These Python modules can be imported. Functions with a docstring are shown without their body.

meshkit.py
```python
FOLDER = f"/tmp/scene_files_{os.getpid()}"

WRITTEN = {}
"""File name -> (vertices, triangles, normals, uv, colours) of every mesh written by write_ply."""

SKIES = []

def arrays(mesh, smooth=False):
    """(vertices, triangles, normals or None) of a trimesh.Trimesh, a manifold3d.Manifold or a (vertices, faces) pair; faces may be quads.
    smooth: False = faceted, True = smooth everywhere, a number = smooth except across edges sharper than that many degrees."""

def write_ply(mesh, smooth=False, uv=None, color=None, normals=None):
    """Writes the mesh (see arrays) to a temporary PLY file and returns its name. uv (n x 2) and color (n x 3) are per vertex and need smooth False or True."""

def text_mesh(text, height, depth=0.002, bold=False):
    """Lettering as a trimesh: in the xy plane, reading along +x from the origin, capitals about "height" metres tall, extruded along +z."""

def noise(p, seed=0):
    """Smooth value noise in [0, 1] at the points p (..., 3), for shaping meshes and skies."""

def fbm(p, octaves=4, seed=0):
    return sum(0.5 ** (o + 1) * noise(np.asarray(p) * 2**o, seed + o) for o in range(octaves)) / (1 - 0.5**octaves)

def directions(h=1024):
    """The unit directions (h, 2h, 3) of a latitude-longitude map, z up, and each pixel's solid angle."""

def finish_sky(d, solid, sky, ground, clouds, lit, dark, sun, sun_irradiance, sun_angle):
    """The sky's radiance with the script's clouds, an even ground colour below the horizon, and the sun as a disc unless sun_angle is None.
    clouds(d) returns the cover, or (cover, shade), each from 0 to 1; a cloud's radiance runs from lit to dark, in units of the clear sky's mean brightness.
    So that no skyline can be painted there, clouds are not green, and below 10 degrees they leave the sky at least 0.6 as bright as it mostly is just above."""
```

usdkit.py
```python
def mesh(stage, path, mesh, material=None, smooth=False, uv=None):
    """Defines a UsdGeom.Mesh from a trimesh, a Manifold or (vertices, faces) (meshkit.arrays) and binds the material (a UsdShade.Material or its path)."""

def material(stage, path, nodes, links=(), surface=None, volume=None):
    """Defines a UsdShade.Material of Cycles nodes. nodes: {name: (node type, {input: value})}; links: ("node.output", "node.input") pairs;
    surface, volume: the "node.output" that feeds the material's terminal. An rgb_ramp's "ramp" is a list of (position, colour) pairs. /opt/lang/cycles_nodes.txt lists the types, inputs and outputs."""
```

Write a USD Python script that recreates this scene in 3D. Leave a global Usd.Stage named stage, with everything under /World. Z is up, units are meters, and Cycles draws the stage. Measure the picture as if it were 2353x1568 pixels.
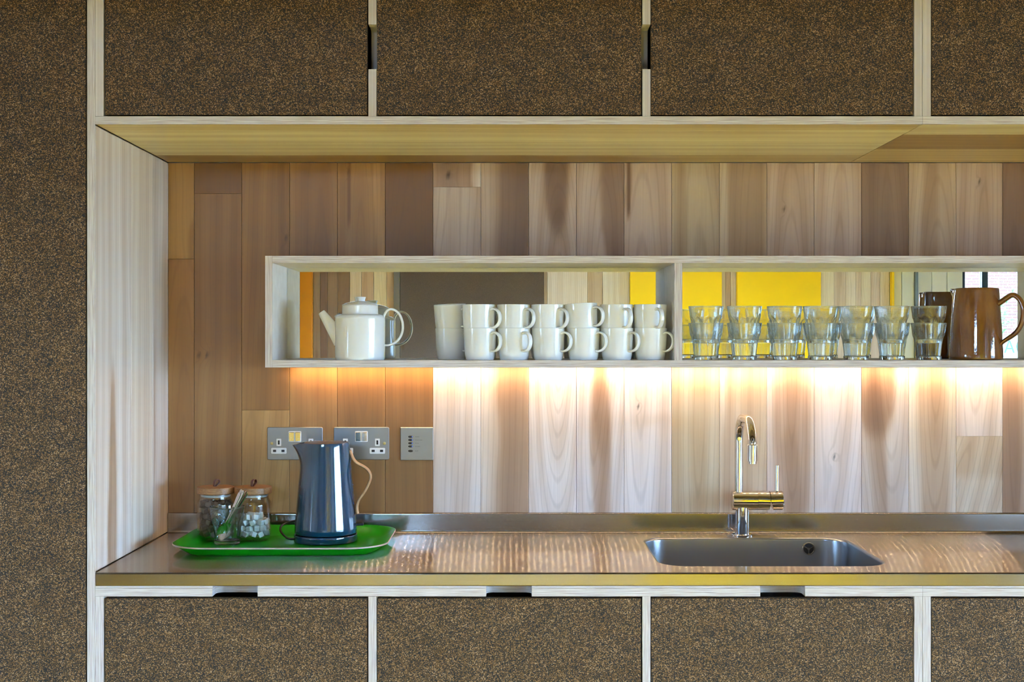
import math
import numpy as np
import trimesh
import shapely.geometry as sg
import usdkit
import meshkit
from pxr import Usd, UsdGeom, UsdLux, UsdShade, Gf, Sdf, Vt

# ------------------------------------------------------------------ stage, camera, light
stage = Usd.Stage.CreateInMemory()
UsdGeom.SetStageUpAxis(stage, UsdGeom.Tokens.z)
UsdGeom.SetStageMetersPerUnit(stage, 1.0)
W = '/World'
world = UsdGeom.Xform.Define(stage, W)
stage.SetDefaultPrim(world.GetPrim())
UsdGeom.Scope.Define(stage, W + '/Looks')

F = 2956.0            # focal length in pixels of the 2353-wide frame
HC = 1.41             # camera height
EXPOSURE = 0.0
SKY = 12.5
LED = 140.0

cam = UsdGeom.Camera.Define(stage, W + '/camera')
cam.AddTranslateOp().Set(Gf.Vec3d(0, 0, HC))
cam.AddRotateXOp().Set(90.0)
cam.CreateHorizontalApertureAttr(36.0)
cam.CreateVerticalApertureAttr(36.0 * 1568 / 2353)
cam.CreateFocalLengthAttr(F / 2353 * 36.0)
cam.CreateClippingRangeAttr(Gf.Vec2f(0.05, 200))
cam.CreateExposureAttr(EXPOSURE)

sky = UsdLux.DomeLight.Define(stage, W + '/sky')
sky.CreateIntensityAttr(SKY)
sky.CreateColorAttr(Gf.Vec3f(0.60, 0.93, 1.50))

# ------------------------------------------------------------------ naming helpers
used = {}
def numbered(parent, name):
    k = used.get((parent, name), 0)
    used[(parent, name)] = k + 1
    return name if k == 0 else '%s_%03d' % (name, k)

def props(prim, label=None, cat=None, group=None, kind=None):
    for k, v in (('label', label), ('category', cat), ('group', group), ('kind', kind)):
        if v:
            prim.SetCustomDataByKey(k, v)

def place(xf, loc=(0, 0, 0), rot=(0, 0, 0)):
    xf.AddTranslateOp().Set(Gf.Vec3d(*map(float, loc)))
    xf.AddRotateXYZOp().Set(Gf.Vec3f(*map(float, rot)))

def thing(name, label=None, cat=None, loc=(0, 0, 0), rot=(0, 0, 0), group=None, kind=None):
    path = W + '/' + numbered(W, name)
    x = UsdGeom.Xform.Define(stage, path)
    place(x, loc, rot)
    props(x.GetPrim(), label, cat, group, kind)
    return path

def copy(src, name, label, cat, loc, rot=(0, 0, 0), group=None):
    path = W + '/' + numbered(W, name)
    x = UsdGeom.Xform.Define(stage, path)
    x.GetPrim().GetReferences().AddInternalReference(src)
    a, b = x.GetPrim().GetAttribute('xformOp:translate'), x.GetPrim().GetAttribute('xformOp:rotateXYZ')
    a.Set(Gf.Vec3d(*map(float, loc)))
    b.Set(Gf.Vec3f(*map(float, rot)))
    props(x.GetPrim(), label, cat, group)
    x.GetPrim().SetInstanceable(True)
    return path

def part(parent, name, mesh, mat, smooth=False, attrs=None, label=None, **kw):
    path = parent + '/' + numbered(parent, name)
    m = usdkit.mesh(stage, path, mesh, mat, smooth=smooth)
    if attrs:
        api = UsdGeom.PrimvarsAPI(m)
        for k, a in attrs.items():
            a = np.asarray(a, np.float32)
            if a.ndim == 2:
                api.CreatePrimvar(k, Sdf.ValueTypeNames.Color3fArray, 'vertex').Set(Vt.Vec3fArray.FromNumpy(a))
            else:
                api.CreatePrimvar(k, Sdf.ValueTypeNames.FloatArray, 'vertex').Set(Vt.FloatArray.FromNumpy(a))
    props(m.GetPrim(), label, **kw)
    return path

# ------------------------------------------------------------------ materials
def mat(name, nodes, links=(), surface='p.BSDF'):
    return usdkit.material(stage, W + '/Looks/' + name, nodes, links, surface=surface)

def plain(name, color, rough=0.5, metallic=0.0, **kw):
    return mat(name, {'p': ('principled_bsdf', dict(base_color=color, roughness=rough, metallic=metallic, **kw))})

def s2l(*c):
    c = np.array(c, float) / 255
    return tuple(np.where(c <= 0.04045, c / 12.92, ((c + 0.055) / 1.055) ** 2.4))

def wood_material(name, scale, rough=0.42, line=0.14, fibre=0.14):
    return mat(name, {
        'w': ('attribute', {'attribute': 'wood'}),
        'r': ('attribute', {'attribute': 'ring'}),
        'k': ('math', {'math_type': 'multiply', 'value2': 2 * math.pi}),
        's': ('math', {'math_type': 'sine'}),
        'sr': ('map_range', {'from_min': 0.55, 'from_max': 1.0, 'to_min': 0.0, 'to_max': line, 'clamp': True}),
        'g': ('geometry', {}),
        'm': ('mapping', {'scale': scale}),
        'n': ('noise_texture', {'scale': 1.0, 'detail': 3.0, 'roughness': 0.6}),
        'nr': ('map_range', {'from_min': 0.3, 'from_max': 0.7, 'to_min': 0.0, 'to_max': fibre, 'clamp': True}),
        'sum': ('math', {'math_type': 'add'}),
        'd': ('mix', {'mix_type': 'mix', 'color2': (0.13, 0.065, 0.03)}),
        'p': ('principled_bsdf', {'roughness': rough, 'specular_ior_level': 0.35}),
    }, [('r.fac', 'k.value1'), ('k.value', 's.value1'), ('s.value', 'sr.value'),
        ('g.position', 'm.vector'), ('m.vector', 'n.vector'), ('n.fac', 'nr.value'),
        ('sr.result', 'sum.value1'), ('nr.result', 'sum.value2'), ('sum.value', 'd.fac'),
        ('w.color', 'd.color1'), ('d.color', 'p.base_color')])

M = {}
M['wood_v'] = wood_material('poplar_upright', (520, 520, 9))
M['wood_h'] = wood_material('poplar_lengthwise', (9, 420, 420))
M['ply'] = mat('birch_plywood', {
    't': ('attribute', {'attribute': 'ply_t'}), 'e': ('attribute', {'attribute': 'ply_e'}), 's': ('attribute', {'attribute': 'ply_s'}),
    'a': ('math', {'math_type': 'multiply', 'value2': 2 * math.pi * 6.5}),
    'sn': ('math', {'math_type': 'sine'}),
    'al': ('map_range', {'from_min': -1.0, 'from_max': 1.0, 'to_min': 0.0, 'to_max': 0.75, 'clamp': True}),
    't13': ('math', {'math_type': 'multiply', 'value2': 15.0}),
    's20': ('math', {'math_type': 'multiply', 'value2': 14.0}),
    'c': ('combine_xyz', {}),
    'n': ('noise_texture', {'scale': 1.0, 'detail': 2.0}),
    'nr': ('map_range', {'from_min': 0.3, 'from_max': 0.75, 'to_min': -0.25, 'to_max': 0.55, 'clamp': True}),
    'mx': ('math', {'math_type': 'add', 'use_clamp': True}),
    'col': ('rgb_ramp', {'ramp': [(0.0, (0.70, 0.635, 0.60)), (0.5, (0.64, 0.57, 0.53)), (0.8, (0.42, 0.345, 0.30)), (1.0, (0.29, 0.225, 0.19))]}),
    'c2': ('combine_xyz', {}),
    'n2': ('noise_texture', {'scale': 0.8, 'detail': 1.0}),
    'vr': ('map_range', {'from_min': 0.76, 'from_max': 0.80, 'to_min': 0.0, 'to_max': 1.0, 'clamp': True}),
    'vd': ('mix', {'mix_type': 'mix', 'color2': (0.03, 0.025, 0.025)}),
    'g': ('geometry', {}), 'm': ('mapping', {'scale': (30, 30, 30)}),
    'fn': ('noise_texture', {'scale': 1.0, 'detail': 3.0}),
    'face': ('rgb_ramp', {'ramp': [(0.3, (0.78, 0.73, 0.67)), (0.7, (0.70, 0.645, 0.575))]}),
    'pick': ('mix', {'mix_type': 'mix'}),
    'p': ('principled_bsdf', {'roughness': 0.5, 'specular_ior_level': 0.3}),
}, [('t.fac', 'a.value1'), ('a.value', 'sn.value1'), ('sn.value', 'al.value'), ('t.fac', 't13.value1'), ('s.fac', 's20.value1'),
    ('t13.value', 'c.x'), ('s20.value', 'c.y'), ('c.vector', 'n.vector'), ('n.fac', 'nr.value'), ('al.result', 'mx.value1'), ('nr.result', 'mx.value2'),
    ('mx.value', 'col.fac'), ('t13.value', 'c2.y'), ('s20.value', 'c2.z'), ('c2.vector', 'n2.vector'), ('n2.fac', 'vr.value'), ('vr.result', 'vd.fac'), ('col.color', 'vd.color1'),
    ('g.position', 'm.vector'), ('m.vector', 'fn.vector'), ('fn.fac', 'face.fac'), ('e.fac', 'pick.fac'), ('face.color', 'pick.color1'), ('vd.color', 'pick.color2'), ('pick.color', 'p.base_color')])
M['cork'] = mat('speckled_cork_rubber', {
    'g': ('geometry', {}),
    'v': ('voronoi_texture', {'scale': 560.0}),
    'sc': ('separate_color', {}),
    'n': ('noise_texture', {'scale': 260.0, 'detail': 1.0}),
    'nn': ('noise_texture', {'scale': 22.0, 'detail': 2.0}),
    'm1': ('math', {'math_type': 'multiply_add', 'value2': 0.35, 'value3': -0.17}),
    'm2': ('math', {'math_type': 'multiply_add', 'value2': 0.30, 'value3': -0.15}),
    'a1': ('math', {'math_type': 'add'}), 'a2': ('math', {'math_type': 'add', 'use_clamp': True}),
    'r': ('rgb_ramp', {'ramp': [(0.0, (0.010, 0.0105, 0.013)), (0.30, (0.019, 0.017, 0.016)), (0.42, (0.054, 0.0295, 0.010)), (0.68, (0.118, 0.060, 0.019)), (0.86, (0.195, 0.102, 0.034)), (1.0, (0.35, 0.22, 0.12))]}),
    'b': ('bump', {'strength': 0.25, 'distance': 0.0006}),
    'p': ('principled_bsdf', {'roughness': 0.62, 'specular_ior_level': 0.3}),
}, [('g.position', 'v.vector'), ('g.position', 'n.vector'), ('g.position', 'nn.vector'), ('v.color', 'sc.color'), ('n.fac', 'm1.value1'), ('nn.fac', 'm2.value1'),
    ('sc.r', 'a1.value1'), ('m1.value', 'a1.value2'), ('a1.value', 'a2.value1'), ('m2.value', 'a2.value2'), ('a2.value', 'r.fac'), ('r.color', 'p.base_color'),
    ('n.fac', 'b.height'), ('b.normal', 'p.normal')])
# brushed steel: a tight lobe plus a lobe smeared across the brushing, as brushed sheet has
def brushed(name, color, r1=0.10, r2=0.18, fac=0.5, axis=(0, 0.7, 0.7), an=0.88):
    return mat(name, {
        'g': ('geometry', {}), 'm': ('mapping', {'scale': (6, 900, 900)}),
        'n': ('noise_texture', {'scale': 1.0, 'detail': 2.0}),
        'c': ('rgb_ramp', {'ramp': [(0.2, tuple(x * 0.88 for x in color)), (0.8, color)]}),
        't': ('combine_xyz', {'x': axis[0], 'y': axis[1], 'z': axis[2]}),
        'a': ('glossy_bsdf', {'distribution': 'ggx', 'roughness': r1}),
        'b': ('glossy_bsdf', {'distribution': 'ggx', 'roughness': r2, 'anisotropy': -an}),
        'mix': ('mix_closure', {'fac': fac}),
    }, [('g.position', 'm.vector'), ('m.vector', 'n.vector'), ('n.fac', 'c.fac'), ('c.color', 'a.color'), ('c.color', 'b.color'),
        ('t.vector', 'b.tangent'), ('a.BSDF', 'mix.closure1'), ('b.BSDF', 'mix.closure2')], surface='mix.closure')
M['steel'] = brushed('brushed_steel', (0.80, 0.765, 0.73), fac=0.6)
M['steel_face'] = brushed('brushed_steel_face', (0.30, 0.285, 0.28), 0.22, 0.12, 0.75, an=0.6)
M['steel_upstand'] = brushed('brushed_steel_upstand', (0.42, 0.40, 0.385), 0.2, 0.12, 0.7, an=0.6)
M['steel_basin'] = plain('satin_steel', (0.46, 0.48, 0.50), 0.25, 1.0)
M['steel_plate'] = plain('brushed_plate_steel', (0.25, 0.245, 0.245), 0.36, 1.0)
M['chrome'] = plain('chrome', (0.80, 0.80, 0.80), 0.04, 1.0)
M['rocker'] = plain('polished_rocker_metal', (0.72, 0.70, 0.66), 0.16, 1.0)
M['brass'] = plain('brass_screw', (0.55, 0.45, 0.22), 0.3, 1.0)
M['mirror'] = plain('mirror_glass', (0.86, 0.88, 0.86), 0.0, 1.0)
M['white_glaze'] = plain('white_glaze', (0.80, 0.81, 0.80), 0.12, specular_ior_level=0.6)
M['brown_glaze'] = mat('brown_glaze', {
    'g': ('geometry', {}), 'm': ('mapping', {'scale': (22, 22, 9)}), 'n': ('noise_texture', {'scale': 1.0, 'detail': 4.0}),
    'r': ('rgb_ramp', {'ramp': [(0.3, (0.085, 0.025, 0.006)), (0.65, (0.23, 0.085, 0.012))]}),
    'n2': ('noise_texture', {'scale': 160.0, 'detail': 1.0}), 'b': ('bump', {'strength': 0.10, 'distance': 0.001}),
    'p': ('principled_bsdf', {'roughness': 0.06, 'specular_ior_level': 0.8, 'coat_weight': 0.5, 'coat_roughness': 0.03})},
    [('g.position', 'm.vector'), ('m.vector', 'n.vector'), ('n.fac', 'r.fac'), ('r.color', 'p.base_color'), ('g.position', 'n2.vector'), ('n2.fac', 'b.height'), ('b.normal', 'p.normal')])
M['enamel'] = plain('petrol_enamel', s2l(16, 56, 82), 0.09, specular_ior_level=0.7, coat_weight=0.6, coat_roughness=0.05)
M['enamel_dark'] = plain('dark_lid_enamel', s2l(52, 52, 55), 0.22, 0.4)
M['black_rubber'] = plain('black_rubber', (0.012, 0.013, 0.016), 0.38)
M['beech'] = mat('bent_beech', {'g': ('geometry', {}), 'm': ('mapping', {'scale': (60, 400, 60)}), 'n': ('noise_texture', {'scale': 1.0, 'detail': 3.0}),
    'r': ('rgb_ramp', {'ramp': [(0.3, (0.55, 0.33, 0.17)), (0.7, (0.40, 0.22, 0.10))]}), 'p': ('principled_bsdf', {'roughness': 0.4})},
    [('g.position', 'm.vector'), ('m.vector', 'n.vector'), ('n.fac', 'r.fac'), ('r.color', 'p.base_color')])
M['oak'] = mat('oak_lid', {'g': ('geometry', {}), 'm': ('mapping', {'scale': (40, 420, 420)}), 'n': ('noise_texture', {'scale': 1.0, 'detail': 3.0}),
    'r': ('rgb_ramp', {'ramp': [(0.3, (0.40, 0.19, 0.07)), (0.7, (0.22, 0.095, 0.035))]}), 'p': ('principled_bsdf', {'roughness': 0.45})},
    [('g.position', 'm.vector'), ('m.vector', 'n.vector'), ('n.fac', 'r.fac'), ('r.color', 'p.base_color')])
M['leather'] = plain('brown_leather', (0.13, 0.04, 0.02), 0.5)
M['green'] = plain('green_laminate', s2l(8, 142, 8), 0.28, specular_ior_level=0.5)
M['tray_edge'] = plain('tray_edge_birch', (0.50, 0.36, 0.30), 0.5)
M['glass'] = mat('tumbler_glass', {'p': ('principled_bsdf', {'base_color': (0.975, 0.995, 1.0), 'roughness': 0.0, 'ior': 1.5, 'transmission_weight': 1.0})})
M['glass_stack'] = mat('stacked_tumbler_glass', {
    'l': ('layer_weight', {'blend': 0.5}),
    'tint': ('rgb_ramp', {'ramp': [(0.0, (0.965, 0.985, 0.99)), (0.45, (0.91, 0.955, 0.97)), (0.75, (0.72, 0.83, 0.88)), (1.0, (0.36, 0.48, 0.56))]}),
    'pw': ('math', {'math_type': 'power', 'value2': 3.0}), 'f': ('math', {'math_type': 'multiply_add', 'value2': 0.6, 'value3': 0.09, 'use_clamp': True}),
    't': ('transparent_bsdf', {}), 'r': ('refraction_bsdf', {'roughness': 0.0, 'IOR': 1.16}), 'tr': ('mix_closure', {'fac': 0.4}),
    'g': ('glossy_bsdf', {'roughness': 0.0, 'color': (1, 1, 1)}), 'x': ('mix_closure', {})},
    [('l.facing', 'pw.value1'), ('pw.value', 'f.value1'), ('f.value', 'x.fac'), ('l.facing', 'tint.fac'), ('tint.color', 't.color'), ('tint.color', 'r.color'),
     ('t.BSDF', 'tr.closure1'), ('r.BSDF', 'tr.closure2'), ('tr.closure', 'x.closure1'), ('g.BSDF', 'x.closure2')], surface='x.closure')
M['glass_clear'] = mat('jar_glass', {'l': ('layer_weight', {'blend': 0.5}), 'pw': ('math', {'math_type': 'power', 'value2': 4.0}), 'f': ('math', {'math_type': 'multiply_add', 'value2': 0.75, 'value3': 0.04, 'use_clamp': True}),
    't': ('transparent_bsdf', {'color': (0.95, 0.97, 0.965)}), 'g': ('glossy_bsdf', {'roughness': 0.0, 'color': (1, 1, 1)}), 'x': ('mix_closure', {})},
    [('l.facing', 'pw.value1'), ('pw.value', 'f.value1'), ('f.value', 'x.fac'), ('t.BSDF', 'x.closure1'), ('g.BSDF', 'x.closure2')], surface='x.closure')
M['sugar'] = plain('white_sugar', (0.84, 0.85, 0.84), 0.6, subsurface_weight=0.0)
M['brown_sugar'] = mat('brown_sugar', {'g': ('geometry', {}), 'n': ('noise_texture', {'scale': 900.0, 'detail': 2.0}),
    'r': ('rgb_ramp', {'ramp': [(0.3, (0.10, 0.055, 0.035)), (0.7, (0.23, 0.14, 0.095))]}), 'p': ('principled_bsdf', {'roughness': 0.6})},
    [('g.position', 'n.vector'), ('n.fac', 'r.fac'), ('r.color', 'p.base_color')])
M['white_plastic'] = plain('white_plastic', (0.80, 0.80, 0.80), 0.3)
M['slot'] = plain('dark_slot', (0.008, 0.008, 0.009), 0.6)
M['blue_light'] = mat('blue_indicator', {'e': ('emission', {'color': (0.12, 0.22, 1.0), 'strength': 1.2})}, surface='e.emission')
M['led'] = mat('warm_diode', {'e': ('emission', {'color': (1.0, 0.65, 0.37), 'strength': LED})}, surface='e.emission')
M['aluminium'] = plain('aluminium', (0.7, 0.7, 0.7), 0.4, 1.0)
M['yellow'] = plain('yellow_lacquer', s2l(255, 208, 8), 0.35)
M['amber'] = plain('amber_lacquer', s2l(205, 125, 4), 0.35)
M['felt'] = mat('brown_grey_felt', {'g': ('geometry', {}), 'n': ('noise_texture', {'scale': 420.0, 'detail': 2.0}),
    'r': ('rgb_ramp', {'ramp': [(0.3, (0.085, 0.062, 0.046)), (0.7, (0.155, 0.118, 0.092))]}), 'p': ('principled_bsdf', {'roughness': 0.95, 'specular_ior_level': 0.1})},
    [('g.position', 'n.vector'), ('n.fac', 'r.fac'), ('r.color', 'p.base_color')])
M['floor'] = mat('yellow_rubber_floor', {'g': ('geometry', {}), 'n': ('noise_texture', {'scale': 3.0, 'detail': 4.0}),
    'r': ('rgb_ramp', {'ramp': [(0.3, (0.58, 0.295, 0.03)), (0.7, (0.52, 0.262, 0.025))]}), 'p': ('principled_bsdf', {'roughness': 0.5, 'specular_ior_level': 0.3})},
    [('g.position', 'n.vector'), ('n.fac', 'r.fac'), ('r.color', 'p.base_color')])
M['ceiling'] = plain('timber_ceiling', (0.15, 0.10, 0.055), 0.7)
M['paint'] = plain('white_paint', (0.72, 0.71, 0.67), 0.7)
M['frame'] = plain('blue_grey_frame', (0.035, 0.075, 0.105), 0.4)
M['pane'] = mat('window_pane', {'f': ('fresnel', {'IOR': 1.45}), 't': ('transparent_bsdf', {'color': (0.93, 0.97, 0.96)}), 'g': ('glossy_bsdf', {'roughness': 0.0, 'color': (1, 1, 1)}), 'x': ('mix_closure', {})},
    [('f.fac', 'x.fac'), ('t.BSDF', 'x.closure1'), ('g.BSDF', 'x.closure2')], surface='x.closure')
M['brick'] = mat('far_brick', {'g': ('geometry', {}), 'sx': ('separate_xyz', {}), 'c': ('combine_xyz', {}),
    'b': ('brick_texture', {'color1': (0.085, 0.026, 0.013), 'color2': (0.068, 0.024, 0.013), 'mortar': (0.095, 0.080, 0.062), 'scale': 1.0, 'mortar_size': 0.012, 'brick_width': 0.23, 'row_height': 0.076}),
    'p': ('principled_bsdf', {'roughness': 0.8})},
    [('g.position', 'sx.vector'), ('sx.x', 'c.x'), ('sx.z', 'c.y'), ('c.vector', 'b.vector'), ('b.color', 'p.base_color')])
M['paving'] = plain('grey_paving', (0.14, 0.13, 0.11), 0.8)
M['leaf'] = plain('shrub_leaf', (0.10, 0.26, 0.05), 0.5)
M['sign_ink'] = plain('teal_lettering', (0.008, 0.03, 0.035), 0.5)
M['carcass'] = plain('dark_carcass', (0.05, 0.045, 0.04), 0.7)

# ------------------------------------------------------------------ mesh helpers
def cat(*ms):
    return trimesh.util.concatenate([m for m in ms])

def tm(v, f):
    return trimesh.Trimesh(np.asarray(v, float), np.asarray(f, int), process=False)

def box(x0, x1, y0, y1, z0, z1):
    m = trimesh.creation.box((x1 - x0, y1 - y0, z1 - z0))
    m.apply_translation(((x0 + x1) / 2, (y0 + y1) / 2, (z0 + z1) / 2))
    return m

def hull(pts):
    return trimesh.convex.convex_hull(np.asarray(pts, float))

def bbox(x0, x1, y0, y1, z0, z1, c=0.0012):
    """box with chamfered edges"""
    pts = []
    for i in range(3):
        d = [c, c, c]
        d[i] = 0
        for sx in (0, 1):
            for sy in (0, 1):
                for sz in (0, 1):
                    pts.append(((x0 + d[0], x1 - d[0])[sx], (y0 + d[1], y1 - d[1])[sy], (z0 + d[2], z1 - d[2])[sz]))
    return hull(pts)

def extrude(poly, h):
    return trimesh.creation.extrude_polygon(poly, h, engine='earcut')

def rr(w, d, r, n=8, cx=0, cy=0):
    """rounded rectangle outline, counter-clockwise"""
    r = min(r, w / 2 - 1e-5, d / 2 - 1e-5)
    out = []
    for k, (sx, sy) in enumerate(((1, 1), (-1, 1), (-1, -1), (1, -1))):
        for a in np.linspace(k * math.pi / 2, (k + 1) * math.pi / 2, n):
            out.append((cx + sx * (w / 2 - r) + r * math.cos(a), cy + sy * (d / 2 - r) + r * math.sin(a)))
    return np.array(out)

def loft(loops, cap0=True, cap1=True):
    """joins loops of equal length; the caps are fans"""
    n = len(loops[0])
    v = np.vstack(loops)
    f = []
    for i in range(len(loops) - 1):
        for j in range(n):
            a, b = i * n + j, i * n + (j + 1) % n
            f += [(a, b, b + n), (a, b + n, a + n)]
    if cap0:
        c = len(v)
        v = np.vstack([v, [np.mean(loops[0], 0)]])
        f += [((j + 1) % n, j, c) for j in range(n)]
    if cap1:
        c = len(v)
        v = np.vstack([v, [np.mean(loops[-1], 0)]])
        o = (len(loops) - 1) * n
        f += [(o + j, o + (j + 1) % n, c) for j in range(n)]
    m = tm(v, f)
    if m.volume < 0:
        m.invert()
    return m

def rr_loft(w, d, r, prof, n=10, **kw):
    return loft([np.column_stack([rr(w + 2 * o, d + 2 * o, max(r + o, 0.002), n), np.full(4 * n, z)]) for o, z in prof], **kw)

def lathe(prof, n=64, fn=None, cap0=True, cap1=True):
    th = np.arange(n) * 2 * math.pi / n
    loops = []
    for i, (r, z) in enumerate(prof):
        R = np.full(n, r) if fn is None else fn(i, r, z, th)
        loops.append(np.column_stack([R * np.cos(th), R * np.sin(th), np.full(n, z)]))
    return loft(loops, cap0, cap1)

def spline(pts, n):
    from scipy.interpolate import CubicSpline
    p = np.asarray(pts, float)
    t = np.r_[0, np.cumsum(np.linalg.norm(np.diff(p, axis=0), axis=1))]
    return CubicSpline(t, p)(np.linspace(0, t[-1], n))

def sweep(path, ru, rv, ref=(0, 1, 0), n=14, power=2.0):
    """tube along PATH; RV is the half width along REF, RU the half width across it; power > 2 squares the section"""
    p = np.asarray(path, float)
    t = np.gradient(p, axis=0)
    t /= np.linalg.norm(t, axis=1, keepdims=True)
    ref = np.broadcast_to(np.asarray(ref, float), p.shape)
    v = ref - (ref * t).sum(1, keepdims=True) * t
    v /= np.linalg.norm(v, axis=1, keepdims=True)
    u = np.cross(v, t)
    ru, rv = np.broadcast_to(ru, len(p)), np.broadcast_to(rv, len(p))
    a = np.arange(n) * 2 * math.pi / n
    c, s = np.cos(a), np.sin(a)
    c, s = np.sign(c) * abs(c) ** (2 / power), np.sign(s) * abs(s) ** (2 / power)
    return loft([p[i] + ru[i] * c[:, None] * u[i] + rv[i] * s[:, None] * v[i] for i in range(len(p))])

def rot(m, deg, axis=(0, 0, 1), about=(0, 0, 0)):
    m.apply_transform(trimesh.transformations.rotation_matrix(math.radians(deg), axis, about))
    return m

def at(m, x=0, y=0, z=0):
    m.apply_translation((x, y, z))
    return m

def plate(w, h, t, r=0.003, ch=0.0012):
    """thin plate standing in the xz plane, its face towards -y, back at y=0"""
    a, b = rr(w, h, r, 6), rr(w - 2 * ch, h - 2 * ch, max(r - ch, 0.0005), 6)
    return hull(np.vstack([np.column_stack([a[:, 0], np.zeros(len(a)), a[:, 1]]), np.column_stack([a[:, 0], np.full(len(a), -t + ch), a[:, 1]]), np.column_stack([b[:, 0], np.full(len(b), -t), b[:, 1]])]))

def PX(px, Z):
    return (px - 1176.5) / F * Z
def PZ(py, Z):
    return HC - (py - 784) / F * Z

# plywood: every face its own corners, so that edges and veneers differ
def ply(parent, name, mesh, axis, label=None, smooth=False):
    v = mesh.triangles.reshape(-1, 3)
    f = np.arange(len(v)).reshape(-1, 3)
    nrm = np.repeat(mesh.face_normals, 3, axis=0)
    lo, hi = mesh.bounds
    t = (v[:, axis] - lo[axis]) / (hi[axis] - lo[axis])
    size = (hi - lo).copy()
    size[axis] = 0
    s = v[:, int(np.argmax(size))] + lo[axis] * 7.3
    e = (np.abs(nrm[:, axis]) < 0.5).astype(float)
    return part(parent, name, tm(v, f), M['ply'], attrs={'ply_t': t + lo.sum() * 0.0, 'ply_e': e, 'ply_s': s}, label=label)

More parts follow.
